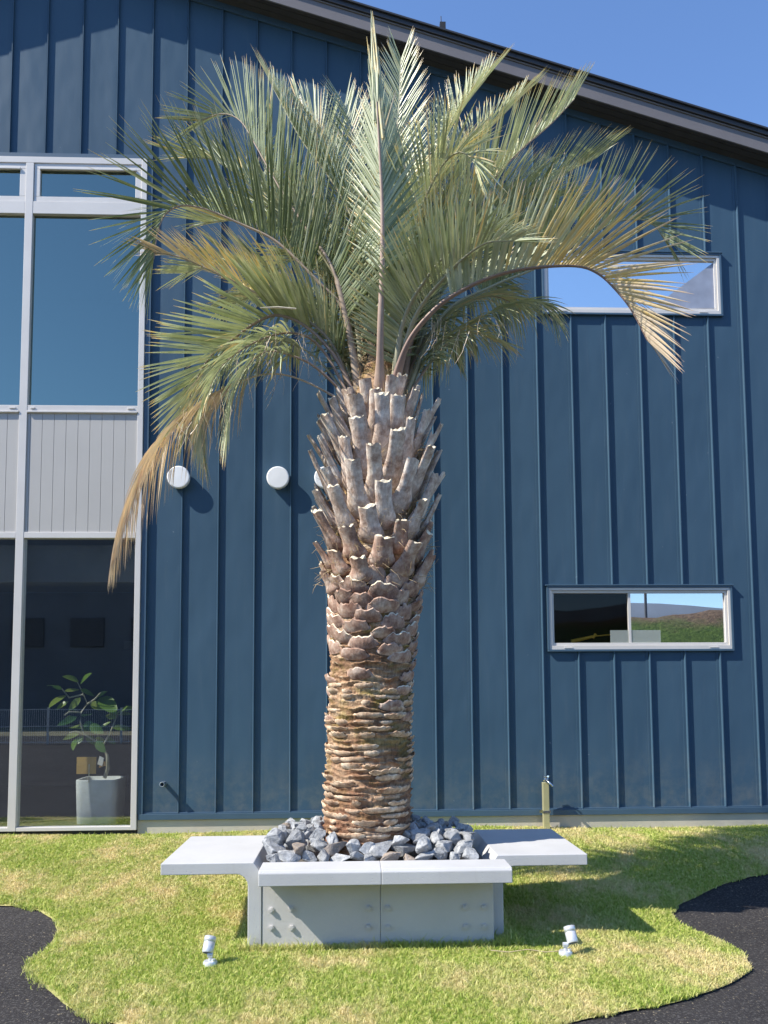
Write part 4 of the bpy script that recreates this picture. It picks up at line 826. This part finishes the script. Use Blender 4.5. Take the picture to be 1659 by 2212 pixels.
# ------------------------------------------------------------------ water tap post by the wall
g = W(1180, 1788, YW - .10); e = tag(empty('tap_post', (g.x, g.y, h(g.x, g.y))), 'square stainless tap post with a chrome tap standing against the blue wall', 'water tap'); zt = W(1180, 1690, g.y).z - e.location.z
m = MB(); m.box(-.027, .027, -.027, .027, -.05, zt, 0); m.build('post', m_steel, e, .003)
m = MB(); m.box(-.052, .052, .0275, .0330, .145, .170); m.box(-.030, .030, -.030, -.0275, .145, .170); m.box(-.030, -.0275, -.0274, .03, .145, .170); m.box(.0275, .030, -.0274, .03, .145, .170); m.build('clamp', m_chrome, e, .001)
m = MB(); m.tube([(0, .0, zt), (0, 0, zt + .02)], .022, 16); m.tube([(0, -.02, zt + .02), (0, -.05, zt + .02), (.02, -.085, zt + .005), (.045, -.10, zt - .025)], [.014, .014, .011, .009], 12); m.tube([(0, -.03, zt + .02), (0, -.03, zt + .055)], .009, 12)
for k in range(4): a = k * PI / 2 + .4; m.tube([(0, -.03, zt + .055), (.03 * math.cos(a), -.03 + .03 * math.sin(a), zt + .058)], [.006, .009], 8)
m.tube([(-.02, -.02, zt + .03), (.02, -.02, zt + .03)], .013, 10); m.build('tap', m_chrome, e)

grass()

# ------------------------------------------------------------------ what stands behind the viewer (seen mirrored in the glass)
m_far = simple('far_facade', (.10, .105, .115), .8, .15, .5)
bb_ = tag(empty('warehouse', (-20, -26, 0)), 'long dark grey warehouse across the road, mirrored in the ground floor glass', 'building')
m = MB(); m.box(-16, 12.5, -8, 0, -.3, 11.0); m.build('wall', m_far, bb_)
m = MB(); m.prism([(-16.6, 11.003), (13.1, 11.003), (13.1, 11.3), (-16.6, 11.3)], -8.5, .6, 'y'); m.build('roof', m_roof, bb_)
for k in range(9): m = MB(); m.box(-14 + k * 2.9, -12.4 + k * 2.9, .002, .08, 3.6, 5.0); m.build('window', m_soffit, bb_)
fe = tag(empty('mesh_fence', (-20, -9.3, -.1)), 'low pale mesh fence along the road, mirrored in the ground floor glass', 'fence')
m = MB()
for k in range(0, 460): m.box(-14 + k * .06, -14 + k * .06 + .008, 0, .008, 0, 1.0)
for z in (.05, .5, .98): m.box(-14, 13.6, -.012, -.001, z, z + .02)
m.build('mesh', m_alu, fe)
for k in range(14): m = MB(); m.box(-14 + k * 2.1, -13.95 + k * 2.1, -.07, -.015, 0, 1.05); m.build('post', m_alu, fe)
m_bank, n, p = nm('grassy_bank'); v = coords(n); sx = nd(n, 'ShaderNodeSeparateXYZ'); n.links.new(v, sx.inputs[0])
ad = nd(n, 'ShaderNodeMath', operation='MULTIPLY_ADD'); n.links.new(noi(n, v, .8, 5, .7), ad.inputs[0]); ad.inputs[1].default_value = 1.6; n.links.new(sx.outputs[2], ad.inputs[2])
mr = nd(n, 'ShaderNodeMapRange'); n.links.new(ad.outputs[0], mr.inputs[0]); mr.inputs[1].default_value = 4.6; mr.inputs[2].default_value = 5.3
c = mixc(n, mr.outputs[0], ramp(n, noi(n, v, 4, 6, .7), [(.3, (.05, .10, .02)), (.7, (.14, .22, .04))]), ramp(n, noi(n, v, 4, 6, .7), [(.3, (.13, .08, .05)), (.7, (.28, .19, .12))])); n.links.new(c, p.inputs['Base Color']); p.inputs['Roughness'].default_value = 1; bump(n, p, noi(n, v, 5, 6, .7), 1, .4)
xs = list(np.linspace(2, 30, 60)); ys = list(np.linspace(-30, -13, 36))
sheet('grassy_bank', xs, ys, lambda x, y: -.3 + (4.75 + .07 * (x - 12)) * ss(-13, -21, y) * ss(2, 6, x) + .25 * noise.noise((x * .8, y * .8, 0)), m_bank)
sheet('hills', list(np.linspace(-400, 500, 60)), [-430, -380, -330, -300], lambda x, y: (-1 + 56 * (.75 + .5 * noise.noise((x * .006, 0, 2)) + .08 * noise.noise((x * .05, 0, 5)))) * ss(-300, -380, y), simple('blue_grey_hill', (.13, .16, .20), 1, .2, .02))
pole = tag(empty('utility_pole', (14.1, -24, 3.5)), 'thin utility pole on the bank, mirrored in the lower small window', 'pole'); m = MB(); m.tube([(0, 0, -2), (0, 0, 4)], .07, 8); m.box(-.6, .6, -.05, .05, 3.3, 3.4); m.build('mast', m_far, pole)
# unseen stand-in shrub added out of frame on the left to shade the lawn
def shrub(x, y, z, r, hgt, seed, nleaf=1500):
    rs = random.Random(seed); e = tag(empty('shrub', (x, y, z)), 'unseen leafy green shrub added left of the lawn to shade the grass by the glass', 'shrub'); m = MB()
    for k in range(9): a = rs.uniform(0, 6.28); m.tube([(0, 0, 0), (math.cos(a) * r * .3, math.sin(a) * r * .3, hgt * .5), (math.cos(a) * r * .7, math.sin(a) * r * .7, hgt * .85)], [.02, .014, .006], 6)
    m.build('branches', m_stem, e); m = MB()
    for k in range(nleaf):
        v = Vector((rs.gauss(0, 1), rs.gauss(0, 1), rs.gauss(0, 1))).normalized() * rs.uniform(.35, 1) ** .6; p = Vector((v.x * r, v.y * r, hgt * .62 + v.z * hgt * .4)); d = Vector((rs.gauss(0, 1), rs.gauss(0, 1), rs.gauss(0, 1))).normalized(); s_ = d.cross(Vector((rs.gauss(0, 1), rs.gauss(0, 1), rs.gauss(0, 1)))).normalized(); l = rs.uniform(.04, .08)
        m.add([p, p + d * l * .5 + s_ * l * .25, p + d * l, p + d * l * .5 - s_ * l * .25], [(0, 1, 2, 3)])
    m.build('foliage', simple('shrub_leaf', (.07, .13, .03), .6, .3, 5), e, 0, False)
shrub(-4.35, 6.35, h(-4.3, 6.3), .42, 1.25, 3)
